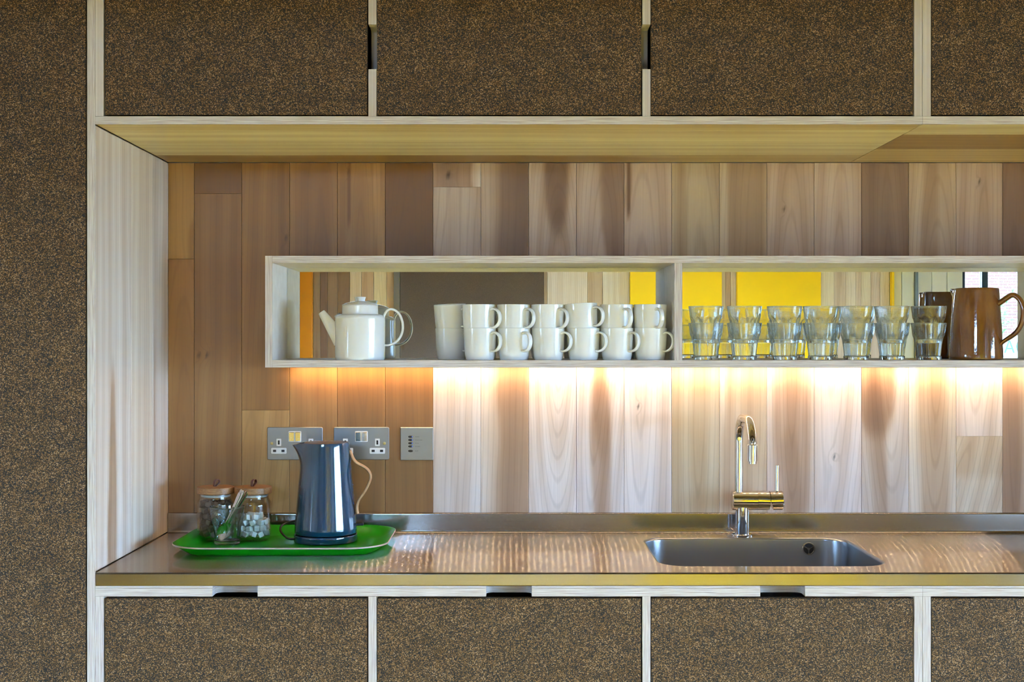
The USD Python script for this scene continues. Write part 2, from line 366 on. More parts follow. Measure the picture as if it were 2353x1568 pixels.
# solid timber boards: growth rings and heartwood are computed as in a sawn log
PAL = np.array([(0.84, 0.765, 0.685), (0.58, 0.435, 0.32), (0.40, 0.255, 0.16), (0.275, 0.16, 0.095), (0.19, 0.105, 0.06)])
def board(parent, origin, U, V, w, l, seed, tone=0.2, tone2=None, blobs=(), knots=(), cath=None, gap=0.0004, thick=0.018, material='wood_v', warm=0.0, hue=(1, 1, 1), name='plank', label=None, step=(0.0045, 0.012), fade=(0.45, 0.6)):
    """board with its face spanned by U (across the grain, width w) and V (along it, length l)"""
    rng = np.random.default_rng(seed)
    U, V, origin = (np.asarray(x, float) for x in (U, V, origin))
    N = np.cross(U, V)
    bv = 0.0005
    nu, nv = max(3, int(w / step[0])), max(3, int(l / step[1]))
    us = np.r_[gap, np.linspace(gap + bv, w - gap - bv, nu), w - gap]
    vs = np.r_[gap * 0.4, np.linspace(bv + gap * 0.4, l - bv - gap * 0.4, nv), l - gap * 0.4]
    u, v = np.meshgrid(us, vs, indexing='ij')
    h = np.zeros_like(u)
    h[[0, -1], :] = -bv
    h[:, [0, -1]] = -bv
    pts = origin + u[..., None] * U + v[..., None] * V + h[..., None] * N
    a, b = u.shape
    idx = np.arange(a * b).reshape(a, b)
    f = np.concatenate([np.stack([idx[:-1, :-1], idx[1:, :-1], idx[1:, 1:]], -1).reshape(-1, 3), np.stack([idx[:-1, :-1], idx[1:, 1:], idx[:-1, 1:]], -1).reshape(-1, 3)])
    edge = np.concatenate([idx[:, 0], idx[-1, 1:], idx[-2::-1, -1], idx[0, -2:0:-1]])
    k, base = len(edge), a * b
    P = pts.reshape(-1, 3)
    skirt = P[edge] - N * (thick - bv)
    j = np.arange(k)
    j2 = (j + 1) % k
    f = np.vstack([f, np.stack([edge[j2], edge[j], base + j], -1), np.stack([edge[j2], base + j, base + j2], -1)])
    c = [int(np.where(edge == q)[0][0]) + base for q in (idx[0, 0], idx[-1, 0], idx[-1, -1], idx[0, -1])]
    f = np.vstack([f, [[c[0], c[2], c[1]], [c[0], c[3], c[2]]]])
    verts = np.vstack([P, skirt])
    # the wood itself
    z = np.zeros_like(u)
    wob = meshkit.fbm(np.stack([u * 6 + seed * 3.1, v * 2.2, z], -1), 3, seed) - 0.5
    if cath is None:
        cath = (rng.uniform(0.15, 0.85), rng.uniform(-0.04, 0.04), rng.uniform(0.0, 0.05), rng.uniform(-0.04, 0.04))
    u0, ax, d0, tilt = cath
    vv = v - l / 2
    cx = u0 * w + ax * vv + 0.02 * (meshkit.noise(np.stack([v * 1.6 + seed, z, z], -1), seed) - 0.5)
    d = d0 + tilt * vv + 0.012 * wob
    rad = np.sqrt((u - cx) ** 2 + d ** 2 + 1e-5)
    ring = rad / (0.0085 * rng.uniform(0.8, 1.9)) + 1.1 * wob + 0.12 * meshkit.noise(np.stack([u * 60, v * 18, z], -1), seed + 5)
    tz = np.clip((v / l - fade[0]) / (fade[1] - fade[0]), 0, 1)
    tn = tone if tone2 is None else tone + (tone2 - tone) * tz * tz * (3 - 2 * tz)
    tn = tn + 0.07 * (meshkit.noise(np.stack([u * 45 + seed, v * 1.1, z], -1), seed + 2) - 0.5) + 0.05 * np.sin(ring * 1.7)
    for (bu, bw, bz, bl, amp) in blobs:       # heartwood: centre, half width (of w), centre, half length (of l), strength; edges follow the rings
        q = ((u / w - bu - 0.25 * wob) / bw) ** 2 + (np.abs(v / l - bz) / bl) ** 3
        tn = tn + amp / (1 + np.exp((np.sqrt(q) - 1 + 0.5 * wob) * 11))
    tn = np.clip(tn, 0, 1) * 4
    i0 = np.clip(tn.astype(int), 0, 3)
    col = PAL[i0] + (PAL[i0 + 1] - PAL[i0]) * (tn - i0)[..., None]
    tint = np.array([1.0 + 0.03 * rng.uniform(-1, 1), 1.0, 1.0 - 0.10 * rng.uniform(-1, 1) - warm])
    col = col * tint * np.asarray(hue)
    for (ku, kv, ks) in knots:                # knots: place across (of w), along (of l), radius in metres
        q = np.sqrt(((u - ku * w) / ks) ** 2 + ((v - kv * l) / (ks * 1.5)) ** 2)
        col = col * (1 - 0.85 / (1 + np.exp((q - 0.8) * 6)))[..., None]
        ring = ring + 1.5 * np.exp(-(q / 3) ** 2)
    cols = np.vstack([col.reshape(-1, 3), np.full((k, 3), 0.10)])
    rg = np.concatenate([ring.reshape(-1), np.zeros(k)])
    return part(parent, name, tm(verts, f), M[material], attrs={'wood': cols, 'ring': rg}, label=label)

# ------------------------------------------------------------------ principal dimensions
ZF, ZW = 2.82, 3.42            # front plane of the joinery, face of the planked wall
XL = -0.914                    # inner face of the niche on the left
XR = 2.10                      # end of the run on the right
ZT = 0.9015                    # worktop
ZS = 1.885                     # niche soffit
P18 = 0.018
def fx(px):
    return PX(px, ZF)

# ------------------------------------------------------------------ the room
RX0, RX1, RY0, RY1, RH = -3.2, 4.3, -3.0, 3.46, 2.40
p = thing('floor', kind='structure')
part(p, 'floor_slab', box(RX0 - 0.2, RX1 + 0.2, RY0 - 0.2, RY1 + 0.2, -0.08, 0), M['floor'])
SK = (-1.0, 1.9, -2.2, 0.9)
p = thing('ceiling', kind='structure')
for q in ((RX0 - 0.2, SK[0], RY0 - 0.2, RY1 + 0.2), (SK[1], RX1 + 0.2, RY0 - 0.2, RY1 + 0.2), (SK[0], SK[1], RY0 - 0.2, SK[2]), (SK[0], SK[1], SK[3], RY1 + 0.2)):
    part(p, 'ceiling_panel', box(*q, RH, RH + 0.6), M['ceiling'])
p = thing('added_light_blocker', kind='structure')  # added out of view to keep rooflight off the upper doors
part(p, 'blocker_bar', box(RX0, RX1, 1.45, 1.65, 2.14, RH), M['ceiling'])
def frame_rect(parent, x0, x1, y0, y1, z0, z1, axis, mullions, bar=0.05, deep=0.06):
    """window frame in the plane across AXIS with upright bars at the given places, and its pane"""
    def b(a0, a1, c0, c1):
        if axis == 'x':
            return box(x0, x1, a0, a1, c0, c1)
        return box(a0, a1, y0, y1, c0, c1)
    A0, A1 = (y0, y1) if axis == 'x' else (x0, x1)
    part(parent, 'window_frame', cat(b(A0, A1, z0, z0 + bar), b(A0, A1, z1 - bar, z1), b(A0, A0 + bar, z0 + bar, z1 - bar), b(A1 - bar, A1, z0 + bar, z1 - bar)), M['frame'])
    for q in mullions:
        part(parent, 'mullion', b(q - bar / 2, q + bar / 2, z0 + bar, z1 - bar), M['frame'])
    cuts = [A0 + bar] + [q + s * bar / 2 for q in mullions for s in (-1, 1)] + [A1 - bar]
    for a0, a1 in zip(cuts[::2], cuts[1::2]):
        if axis == 'x':
            xm = (x0 + x1) / 2
            part(parent, 'pane', box(xm - 0.004, xm + 0.004, a0, a1, z0 + bar, z1 - bar), M['pane'])
        else:
            ym = (y0 + y1) / 2
            part(parent, 'pane', box(a0, a1, ym - 0.004, ym + 0.004, z0 + bar, z1 - bar), M['pane'])
# rooflight
p = thing('window_1', kind='structure')
part(p, 'window_frame', cat(box(SK[0], SK[1], SK[2], SK[2] + 0.05, RH + 0.55, RH + 0.65), box(SK[0], SK[1], SK[3] - 0.05, SK[3], RH + 0.55, RH + 0.65), box(SK[0], SK[0] + 0.05, SK[2] + 0.05, SK[3] - 0.05, RH + 0.55, RH + 0.65), box(SK[1] - 0.05, SK[1], SK[2] + 0.05, SK[3] - 0.05, RH + 0.55, RH + 0.65)), M['frame'])
part(p, 'pane', box(SK[0] + 0.05, SK[1] - 0.05, SK[2] + 0.05, SK[3] - 0.05, RH + 0.6, RH + 0.61), M['pane'])
# right wall with the large window
WY0, WY1, WZ0, WZ1 = -2.2, 2.0, 0.20, 1.75
p = thing('wall_right', kind='structure')
for q in ((RY0 - 0.2, WY0, 0, RH), (WY1, RY1 + 0.2, 0, RH), (WY0, WY1, 0, WZ0), (WY0, WY1, WZ1, RH)):
    part(p, 'wall_panel', box(RX1, RX1 + 0.2, *q), M['paint'])
p = thing('window_2', kind='structure')
frame_rect(p, RX1 + 0.06, RX1 + 0.12, WY0, WY1, WZ0, WZ1, 'x', [-1.15, -0.1, 0.95])
# left wall with a window
LY0, LY1, LZ0, LZ1 = 0.70, 1.40, 0.3, 1.55
p = thing('wall_left', kind='structure')
for q in ((RY0 - 0.2, LY0, 0, RH), (LY1, RY1 + 0.2, 0, RH), (LY0, LY1, 0, LZ0), (LY0, LY1, LZ1, RH)):
    part(p, 'wall_panel', box(RX0 - 0.2, RX0, *q), M['paint'])
p = thing('window_3', kind='structure')
frame_rect(p, RX0 - 0.12, RX0 - 0.06, LY0, LY1, LZ0, LZ1, 'x', [])
# rear wall: seen in the mirror
VM = 2 * 3.413 + 3.0           # virtual distance of the rear wall in the mirror
def mx(px, V=VM):
    return PX(px, V)
DX0, DX1, DZ1 = mx(2212), 4.22, 2.25
p = thing('wall_rear', kind='structure')
CX0, CX1, CZ0, CZ1 = -2.0, -0.6, 2.0, 2.37
part(p, 'wall_backing', cat(box(RX0 - 0.2, DX0, RY0 - 0.2, RY0 - 0.036, 0, CZ0), box(RX0 - 0.2, CX0, RY0 - 0.2, RY0 - 0.036, CZ0, RH), box(CX1, DX0, RY0 - 0.2, RY0 - 0.036, CZ0, RH)), M['paint'])
part(p, 'wall_panel', cat(box(DX0, RX1 + 0.2, RY0 - 0.2, RY0 - 0.02, DZ1, RH), box(DX1, RX1 + 0.2, RY0 - 0.2, RY0 - 0.02, 0, DZ1)), M['paint'])
k = 0
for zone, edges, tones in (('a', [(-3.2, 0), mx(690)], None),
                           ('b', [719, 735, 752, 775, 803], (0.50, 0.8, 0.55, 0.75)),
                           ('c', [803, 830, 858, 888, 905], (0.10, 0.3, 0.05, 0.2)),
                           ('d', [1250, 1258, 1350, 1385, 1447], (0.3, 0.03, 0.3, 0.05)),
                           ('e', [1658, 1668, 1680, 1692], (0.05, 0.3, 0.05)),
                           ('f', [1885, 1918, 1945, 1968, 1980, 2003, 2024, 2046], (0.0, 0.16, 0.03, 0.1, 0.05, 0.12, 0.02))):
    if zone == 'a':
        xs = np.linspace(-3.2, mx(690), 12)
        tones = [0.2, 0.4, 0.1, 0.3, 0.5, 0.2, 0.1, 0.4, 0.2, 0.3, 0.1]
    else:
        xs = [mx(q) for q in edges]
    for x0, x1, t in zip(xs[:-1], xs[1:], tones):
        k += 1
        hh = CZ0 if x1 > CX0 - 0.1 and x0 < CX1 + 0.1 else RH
        board(p, (x1, RY0 - 0.02, 0), (-1, 0, 0), (0, 0, 1), x1 - x0, hh, 500 + k, tone=t, hue=(1.08, 1.08, 1.12) if zone == 'f' else (1.06, 0.97, 0.80) if zone == 'c' else (0.85, 0.9, 1.0) if zone == 'b' else (1, 1, 1), thick=0.015, gap=0.001, step=(0.02, 0.06),  # zone b greyed as shaded, zone c warmed as lit: light painted in
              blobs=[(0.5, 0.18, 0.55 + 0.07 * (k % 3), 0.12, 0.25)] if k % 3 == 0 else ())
def cupboard(name, x0, x1, z1, y0, y1, label, material='yellow', split=1, catg='cupboard'):
    t = thing(name, label, catg, ((x0 + x1) / 2, (y0 + y1) / 2, 0))
    w, d = (x1 - x0) / 2, (y1 - y0) / 2
    part(t, 'carcass', box(-w, w, -d, d - 0.02, 0, z1), M[material])
    for i in range(split):
        a, b = -w + 2 * w * i / split, -w + 2 * w * (i + 1) / split
        part(t, 'door', bbox(a + 0.002, b - 0.002, d - 0.019, d, 0.06, z1 - 0.004), M[material])
    return t
cupboard('tall_cupboard', mx(690), mx(719), CZ0 - 0.01, RY0 - 0.01, RY0 + 0.03, 'narrow orange-yellow panel at the left end of the mirror', 'amber', catg='panel')
cupboard('tall_cupboard', mx(1447), mx(1658), RH - 0.05, RY0 - 0.01, RY0 + 0.03, 'yellow cupboard front mirrored behind the last mugs and first glasses', catg='panel')
cupboard('tall_cupboard', mx(1692), mx(1885), RH - 0.05, RY0 - 0.01, RY0 + 0.03, 'widest yellow cupboard front mirrored above the middle glasses', catg='panel')
cupboard('tall_cupboard', mx(2046), mx(2053), RH - 0.05, RY0 - 0.01, RY0 + 0.03, 'thin yellow edge mirrored above the right-hand glasses', catg='panel')
t = thing('pinboard', 'large brown-grey felt board mirrored behind the teapot and mugs', 'pinboard', ((mx(905) + mx(1250)) / 2, RY0, 0))
hw = (mx(1250) - mx(905)) / 2
part(t, 'felt_panel', bbox(-hw + 0.05, hw, -0.015, 0.02, 1.05, 1.99), M['felt'])
part(t, 'edge_strip', bbox(-hw, -hw + 0.048, -0.015, 0.018, 1.05, 1.99), plain('grey_strip', (0.18, 0.165, 0.15), 0.6))
# pale boards beside the glazed door
t = thing('pale_screen', 'pale upright boards mirrored left of the glazed door', 'screen', (0, RY0, 0))
xs = [mx(q) for q in (2053, 2071, 2100, 2108, 2140, 2175, 2211)]
for i, (x0, x1) in enumerate(zip(xs[:-1], xs[1:])):
    part(t, 'screen_board', bbox(x0 + 0.002, x1 - 0.002, -0.018, 0.012 if i != 2 else 0.03, 0.0, 2.35), plain('pale_board_%d' % i, [(0.74, 0.68, 0.44), (0.76, 0.80, 0.80), (0.20, 0.27, 0.36), (0.78, 0.82, 0.84), (0.84, 0.88, 0.93), (0.82, 0.87, 0.93)][i], 0.5))
p = thing('door_1', kind='structure')
frame_rect(p, DX0, DX1, RY0 - 0.14, RY0 - 0.08, 0.0, DZ1, 'y', [mx(2272)], bar=0.045)
p = thing('window_4', kind='structure')
frame_rect(p, CX0, CX1, RY0 - 0.14, RY0 - 0.08, CZ0, CZ1, 'y', [], bar=0.04)
# outside
p = thing('ground', kind='structure')
part(p, 'paving_slab', box(-30, 45, -40, 30, -0.25, -0.1), M['paving'])
t = thing('brick_building', 'red brick building outside, seen through the glazed door in the mirror', 'building', (17.5, -26, -0.1))
part(t, 'wall', box(-11, 11, -0.3, 0, 0, 14.0), M['brick'])
part(t, 'sill_band', box(-11, 11, 0, 0.06, 1.05, 1.3), M['paving'])
# lettering banner outside
VB = 2 * 3.413 + 9.0
t = thing('banner', 'white banner with teal letters outside behind the jug handle', 'banner', (PX(2322, VB), -9.0, -0.1))
zc = PZ(794, VB) + 0.1
part(t, 'banner_sheet', bbox(-0.25, 0.35, -0.02, 0.0, zc - 0.16, zc + 0.12), M['white_plastic'])
part(t, 'post', cat(box(-0.22, -0.18, -0.02, 0.0, 0, zc - 0.16), box(0.28, 0.32, -0.02, 0.0, 0, zc - 0.16)), M['frame'])
lt = meshkit.text_mesh('AG', 0.15, 0.004)
lt.apply_transform(np.array([[1, 0, 0, 0], [0, 0, 1, 0], [0, 1, 0, 0], [0, 0, 0, 1.0]]))   # faces +y, mirror-written as the photo's mirror shows it upright
part(t, 'lettering', at(lt, -0.085, 0.001, zc - 0.09), M['sign_ink'])
rng = np.random.default_rng(8)
t = thing('shrub', 'green shrub outside, mirrored above the jug handle', 'shrub', (PX(2292, 18.8), -12.0, -0.1))
part(t, 'stem', sweep([(0, 0, 0), (0.03, 0, 0.9), (-0.02, 0, 1.9)], 0.02, 0.02), M['leather'])
lv = []
for i in range(160):
    c = rng.normal(0, 1, 3) * (0.12, 0.12, 0.20) + (0, 0, 1.85)
    l = tm([(0, 0, 0), (0.02, 0.03, 0.004), (0, 0.09, 0), (-0.02, 0.03, 0.004), (0, 0.03, -0.006)], [(0, 1, 4), (1, 2, 4), (2, 3, 4), (3, 0, 4), (1, 0, 3), (1, 3, 2)])
    rot(l, rng.uniform(0, 360)); rot(l, rng.uniform(-60, 60), (1, 0, 0))
    lv.append(at(l, *c))
part(t, 'foliage', cat(*lv), M['leaf'], kind='stuff')

# ------------------------------------------------------------------ planked wall of the niche
p = thing('wall_back', kind='structure')
part(p, 'wall_backing', box(RX0, RX1, ZW + 0.019, ZW + 0.12, 0, RH), M['paint'])
joints = [388, 446, 555.2, 665.5, 775.2, 885.2, 995, 1105, 1215, 1324.5, 1434, 1543.5, 1653, 1762, 1871, 1979.5, 2088, 2197, 2304, 2412]
Zb, Zt = 0.93, ZS - 0.001
LW = Zt - Zb
def vz(py):
    return (PZ(py, ZW) - Zb) / LW
# (z from py, tone below, tone above, blobs(u, half width, z, half length, strength), knots)
SPEC = [
    [(1190, 595.5, 0.47, 0.40, [], [], (0.5, 0.0, 0.012, 0.10)), (595.5, 372, 0.30, 0.30, [(1.05, 0.3, 0.12, 0.3, 0.2)], [], (0.8, 0.03, 0.02, -0.05))],
    [(1190, 445, 0.46, 0.52, [(0.75, 0.12, 0.5, 0.6, 0.08)], [(0.10, 0.505, 0.0035), (0.27, 0.51, 0.0045)], (1.6, 0, 0.03, 0)), (445, 372, 0.78, 0.78, [], [], (0.4, 0, 0.05, 0))],
    [(943, 372, 0.45, 0.47, [(0.55, 0.28, 0.10, 0.25, 0.12), (0.82, 0.07, 0.75, 0.5, 0.18)], [(0.93, 0.69, 0.005)], (1.3, 0.03, 0.02, 0)), (1190, 943, 0.22, 0.22, [], [], (0.1, 0.12, 0.004, 0.10))],
    [(1190, 372, 0.36, 0.40, [(0.60, 0.28, 0.80, 0.35, 0.18), (0.45, 0.15, 0.45, 0.14, 0.10)], [], (0.62, 0.0, 0.012, 0.06))],
    [(1190, 372, 0.48, 0.38, [(0.35, 0.3, 0.55, 0.12, 0.15), (0.5, 0.4, 0.15, 0.25, 0.14), (0.28, 0.03, 0.92, 0.10, 0.4), (0.90, 0.07, 0.85, 0.3, -0.2)], [(0.20, 0.80, 0.003), (0.24, 0.97, 0.003)], (0.55, 0.0, 0.010, -0.06))],
    [(1190, 372, 0.56, 0.82, [], [], (0.5, 0.01, 0.016, 0.04))],
    [(430, 372, 0.55, 0.5, [(0.9, 0.15, 0.5, 0.8, -0.35)], [(0.32, 0.45, 0.006)], (0.3, 0, 0.01, 0.05)), (1190, 430, 0.10, 0.24, [(0.45, 0.1, 0.25, 0.3, 0.08)], [], (0.25, 0.07, 0.016, 0.03))],
    [(1190, 372, 0.15, 0.26, [(0.72, 0.32, 0.93, 0.34, 0.52), (0.70, 0.33, 0.18, 0.46, 0.40)], [], (1.0, 0, 0.04, 0.03))],
    [(1190, 372, 0.08, 0.18, [(0.62, 0.22, 1.0, 0.19, 0.55), (0.60, 0.34, 0.98, 0.32, 0.10)], [], (0.6, 0.0, 0.004, -0.11))],
    [(1190, 372, 0.09, 0.20, [(0.88, 0.28, 0.95, 0.36, 0.40), (0.50, 0.22, 0.10, 0.34, 0.32), (0.55, 0.14, 0.36, 0.2, 0.14)], [], (0.45, 0.02, 0.006, 0.08))],
    [(1190, 372, 0.06, 0.22, [(0.09, 0.05, 0.95, 0.1, 0.75)], [(0.3, 0.32, 0.0025)], (0.40, 0.0, 0.006, 0.09))],
    [(1190, 372, 0.20, 0.26, [(0.25, 0.1, 0.8, 0.3, 0.1)], [], (0.55, 0.0, 0.012, 0.07))],
    [(1190, 372, 0.22, 0.33, [(0.12, 0.10, 0.8, 0.5, -0.15), (0.65, 0.3, 0.9, 0.3, 0.10)], [], (0.75, 0.02, 0.02, 0.02))],
    [(1190, 372, 0.14, 0.27, [(0.55, 0.33, 0.20, 0.28, 0.24), (0.5, 0.2, 0.05, 0.2, 0.12)], [(0.36, 0.87, 0.003)], (0.55, 0.0, 0.008, 0.07))],
    [(1190, 372, 0.06, 0.20, [(0.4, 0.1, 0.5, 0.1, 0.06)], [(0.42, 0.18, 0.0035)], (0.4, 0.05, 0.012, -0.08))],
    [(1190, 372, 0.13, 0.62, [(0.35, 0.36, 0.42, 0.18, 0.42), (0.32, 0.2, 0.12, 0.3, 0.26)], [(0.11, 0.955, 0.002)], (0.6, -0.03, 0.010, -0.07))],
    [(1190, 372, 0.08, 0.22, [(0.55, 0.30, 0.25, 0.45, 0.24), (0.45, 0.2, 0.85, 0.2, 0.10)], [], (0.55, 0.0, 0.007, 0.09))],
    [(1190, 1003, 0.10, 0.10, [], [], (0.1, 0.25, 0.01, 0.12)), (1003, 372, 0.04, 0.22, [], [(0.5, 0.93, 0.0025)], (0.5, 0.02, 0.008, -0.07))],
    [(1190, 372, 0.26, 0.72, [(0.12, 0.22, 0.22, 0.3, 0.24)], [], (0.3, 0.0, 0.010, 0.06))],
]
k = 0
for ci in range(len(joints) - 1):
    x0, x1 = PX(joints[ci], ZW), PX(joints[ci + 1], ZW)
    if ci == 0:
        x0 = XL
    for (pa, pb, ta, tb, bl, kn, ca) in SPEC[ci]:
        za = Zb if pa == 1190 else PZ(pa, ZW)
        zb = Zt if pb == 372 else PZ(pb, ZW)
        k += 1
        board(p, (x0, ZW, za), (1, 0, 0), (0, 0, 1), x1 - x0, zb - za, 40 + k, tone=ta + (0.27 if ci < 6 else 0.03), tone2=tb + (0.29 if ci < 6 else 0.12), blobs=bl, knots=kn, cath=ca, warm=0.0 if ci > 5 else 0.20, hue=(1, 1, 1) if ci > 5 else (1.05, 0.86, 0.55))  # left planks: own brown tone plus dim yellow light painted into the colour
x = PX(joints[-1], ZW)
while x < XR - 0.02:
    w = min(0.126, XR - x)
    k += 1
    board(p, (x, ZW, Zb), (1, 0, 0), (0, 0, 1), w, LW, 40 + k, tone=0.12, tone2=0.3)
    x += w
# left cheek of the niche, planked too
p = thing('niche_cheek', kind='structure')
props(stage.GetPrimAtPath(p), 'planked left side wall of the kitchen niche', 'wall')
ys = [ZF + 0.004, 3.09, 3.27, ZW]
for i, (y0, y1) in enumerate(zip(ys[:-1], ys[1:])):
    board(p, (XL, y0, ZT + 0.002), (0, 1, 0), (0, 0, 1), y1 - y0, ZS - ZT - 0.004, 90 + i, tone=(0.10, 0.08, 0.10)[i], thick=0.016,
          blobs=[[(0.42, 0.10, 0.12, 0.35, 0.34), (0.60, 0.1, 0.5, 0.9, -0.05)], [(0.15, 0.06, 0.5, 0.9, -0.05), (0.55, 0.08, 0.4, 0.6, 0.06)], [(0.12, 0.03, 0.35, 0.2, 0.25)]][i], cath=(1.4, 0.01, 0.22, 0.0), gap=0.0004)

# ------------------------------------------------------------------ joinery
def notch_poly(a0, a1, d, q0, q1, depth, r=0.014):
    """rectangle a0..a1 by 0..d with a round-cornered notch q0..q1 cut from its front edge (0)"""
    base = sg.box(a0, 0, a1, d)
    cut = sg.box(q0 + r, -0.05, q1 - r, depth - r).buffer(r, 12)
    return base.difference(cut)
DEP = ZW - ZF + 0.015
# tall cabinet at the left
t = thing('tall_cabinet', 'full-height cabinet at the far left with speckled cork front', 'cabinet', (0, ZF, 0))
xo = fx(200)
ply(t, 'side_panel', box(xo, XL - 0.017, 0, DEP, 0, RH - 0.001), 0)
ply(t, 'edge_panel', box(XL - 0.0169, XL, 0, 0.0035, 0, RH - 0.001), 0)
part(t, 'door', bbox(-1.62, fx(196.5), 0.0005, 0.018, 0.09, RH - 0.002, 0.0008), M['cork'])
part(t, 'carcass', box(-1.62, xo - 0.001, 0.0195, DEP, 0, RH - 0.001), M['carcass'])
# upper cabinets
xm = fx(2120)
def upper(x0, x1, dividers, doors, label, last):
    t = thing('upper_cabinet', label, 'cabinet', (0, ZF, 0))
    z0, z1 = ZS, RH - 0.001
    ply(t, 'bottom_panel', cat(box(x0, x1, 0, 0.0008, z0, z0 + P18), box(x0, x1, 0.0008, DEP - 0.02, z0 + 0.0034, z0 + P18)), 2)
    zz = z0 + P18 - 0.005
    ply(t, 'side_panel', box(x0, x0 + P18, 0, DEP - 0.02, z0 + P18 + 0.0002, z1), 0)
    ply(t, 'side_panel', box(x1 - P18, x1, 0, DEP - 0.02, z0 + P18 + 0.0002, z1), 0)
    for dx in dividers:
        zn0, zn1 = PZ(159, ZF), PZ(56, ZF)
        m = extrude(notch_poly(z0 + P18 + 0.0002, z1, DEP - 0.02, zn0, zn1, 0.062, 0.006), P18)
        # polygon (z, y) extruded along x
        m.apply_transform(np.array([[0, 0, 1, dx - P18 / 2], [0, 1, 0, 0], [1, 0, 0, 0], [0, 0, 0, 1.0]]))
        m.fix_normals()
        ply(t, 'divider', m, 0)
    for a, b in doors:
        part(t, 'door', bbox(a, b, 0.0012, 0.0185, z0 + P18 + 0.003, z1, 0.0008), M['cork'])
    part(t, 'back_panel', box(x0 + P18, x1 - P18, DEP - 0.03, DEP - 0.02, z0 + P18 + 0.001, z1), M['carcass'])
    return t
d1, d2 = fx(855.7), fx(1485.5)
g = 0.0026
ua = upper(XL + 0.0003, xm - 0.0003, (d1, d2), [(fx(238) + g, d1 - P18 / 2 - g), (d1 + P18 / 2 + g - 0.0015, d2 - P18 / 2 - g), (d2 + P18 / 2 + g - 0.0015, fx(2101) - g)], 'upper cabinet of three speckled cork doors above the niche', False)
ub = upper(xm + 0.0003, XR, (), [(fx(2139) + g, XR - P18 - g)], 'upper cabinet with a single cork door at the right edge', True)
# soffit boards under the upper cabinets
def soffit(parent, x0, x1, rows):
    for i, (y0, y1, tn, bl) in enumerate(rows):
        board(parent, (x0, y0 - ZF, ZS + 0.0002), (0, 1, 0), (1, 0, 0), y1 - y0, x1 - x0, 200 + i + int(x0 * 100) % 50, tone=tn, blobs=bl, gap=0.0002, thick=0.003, material='wood_h', warm=0.36, name='soffit_board', cath=(1.2, 0.004, 0.16, 0.004), step=(0.006, 0.02))  # warm: yellow bounce light painted into the soffit boards
soffit(ua, XL + 0.001, xm - 0.001, [(ZF + 0.001, 2.90, 0.24, []), (2.90, 3.09, 0.10, [(0.1, 0.3, 0.6, 0.3, 0.1)]), (3.09, 3.288, 0.12, []), (3.288, ZW - 0.001, 0.3, [(0.6, 0.6, 0.1, 0.6, 0.3)])])
soffit(ub, xm + 0.001, XR - 0.001, [(ZF + 0.001, 2.962, 0.16, []), (2.962, 3.184, 0.62, []), (3.184, ZW - 0.001, 0.25, [])])
# base cabinets
ZR1 = PZ(1352.5, ZF)
ZR0 = ZR1 - P18
def base(x0, x1, ribs, doors, notches, label):
    t = thing('base_cabinet', label, 'cabinet', (0, ZF, 0))
    def railed(z0, z1, y0, nm):
        poly = sg.box(x0, y0, x1, 0.075)
        for n0, n1 in notches:
            r = 0.016
            poly = poly.difference(sg.box(n0 + r, -0.05, n1 - r, 0.046 - r).buffer(r, 12))
        m = extrude(poly, z1 - z0)
        ply(t, nm, at(m, 0, 0, z0), 2)
    railed(ZR0, ZR1, 0.0, 'top_rail')
    railed(ZR1 + 0.0002, ZT - 0.029, 0.002, 'packer_board')
    for rx in ribs:
        ply(t, 'divider', box(rx, rx + P18, 0, DEP - 0.02, 0.09, ZR0 - 0.0002), 0)
    for a, b in doors:
        part(t, 'door', bbox(a, b, 0.0012, 0.0185, 0.10, ZR0 - 0.0045, 0.0008), M['cork'])
    part(t, 'back_panel', box(x0, x1, DEP - 0.03, DEP - 0.02, 0.09, ZR0 - 0.001), M['carcass'])
    part(t, 'plinth', box(x0, x1, 0.05, 0.068, 0, 0.09), M['carcass'])
    return t
base(XL + 0.0003, xm - 0.0003, (XL + 0.0003, d1 - P18 / 2, d2 - P18 / 2, xm - 0.0003 - P18),
     [(fx(238) + g, d1 - P18 / 2 - g), (d1 + P18 / 2 + g - 0.001, d2 - P18 / 2 - g), (d2 + P18 / 2 + g - 0.001, fx(2101) - g)],
     [(fx(488), fx(592)), (fx(1117), fx(1222)), (fx(1747), fx(1850))], 'base cabinet of three speckled cork doors under the worktop')
base(xm + 0.0003, XR, (xm + 0.0003, XR - P18), [(fx(2139) + g, XR - P18 - g)], [(fx(2377), fx(2480))], 'base cabinet with a single cork door at the right edge')
t = thing('end_panel', 'plywood panel closing the right end of the kitchen run', 'panel', (XR, ZF, 0))
ply(t, 'panel', box(0.0005, P18, 0, DEP, 0, RH - 0.001), 0)

# ------------------------------------------------------------------ steel worktop with basin
wt = thing('worktop', 'brushed stainless steel worktop with integral sink basin', 'worktop', (0, 0, ZT))
SX0, SX1, SY0, SY1 = 0.339, 0.852, 2.908, 3.318
RS = 0.062
def prof_strip(pts, x0, x1, thick):
    """sheet-metal strip: polyline (y, z) along x"""
    line = sg.LineString(pts).buffer(thick / 2, cap_style=2, join_style=1, quad_segs=4)
    m = extrude(line, x1 - x0)
    m.apply_transform(np.array([[0, 0, 1, x0], [1, 0, 0, 0], [0, 1, 0, 0], [0, 0, 0, 1.0]]))
    m.fix_normals()
    return m
def arc(cy, cz, r, a0, a1, n=7):
    return [(cy + r * math.cos(math.radians(a)), cz + r * math.sin(math.radians(a))) for a in np.linspace(a0, a1, n)]
th = 0.0015
r1 = 0.003
edge = [(ZF + 0.02, -0.0285), (ZF + th / 2 + 0.002, -0.0285)] + arc(ZF + th / 2 + 0.002, -0.0265, 0.002, 270, 180) + arc(ZF + th / 2 + r1, -th / 2 - r1, r1, 180, 90) + [(ZF + 0.0065, -th / 2)]
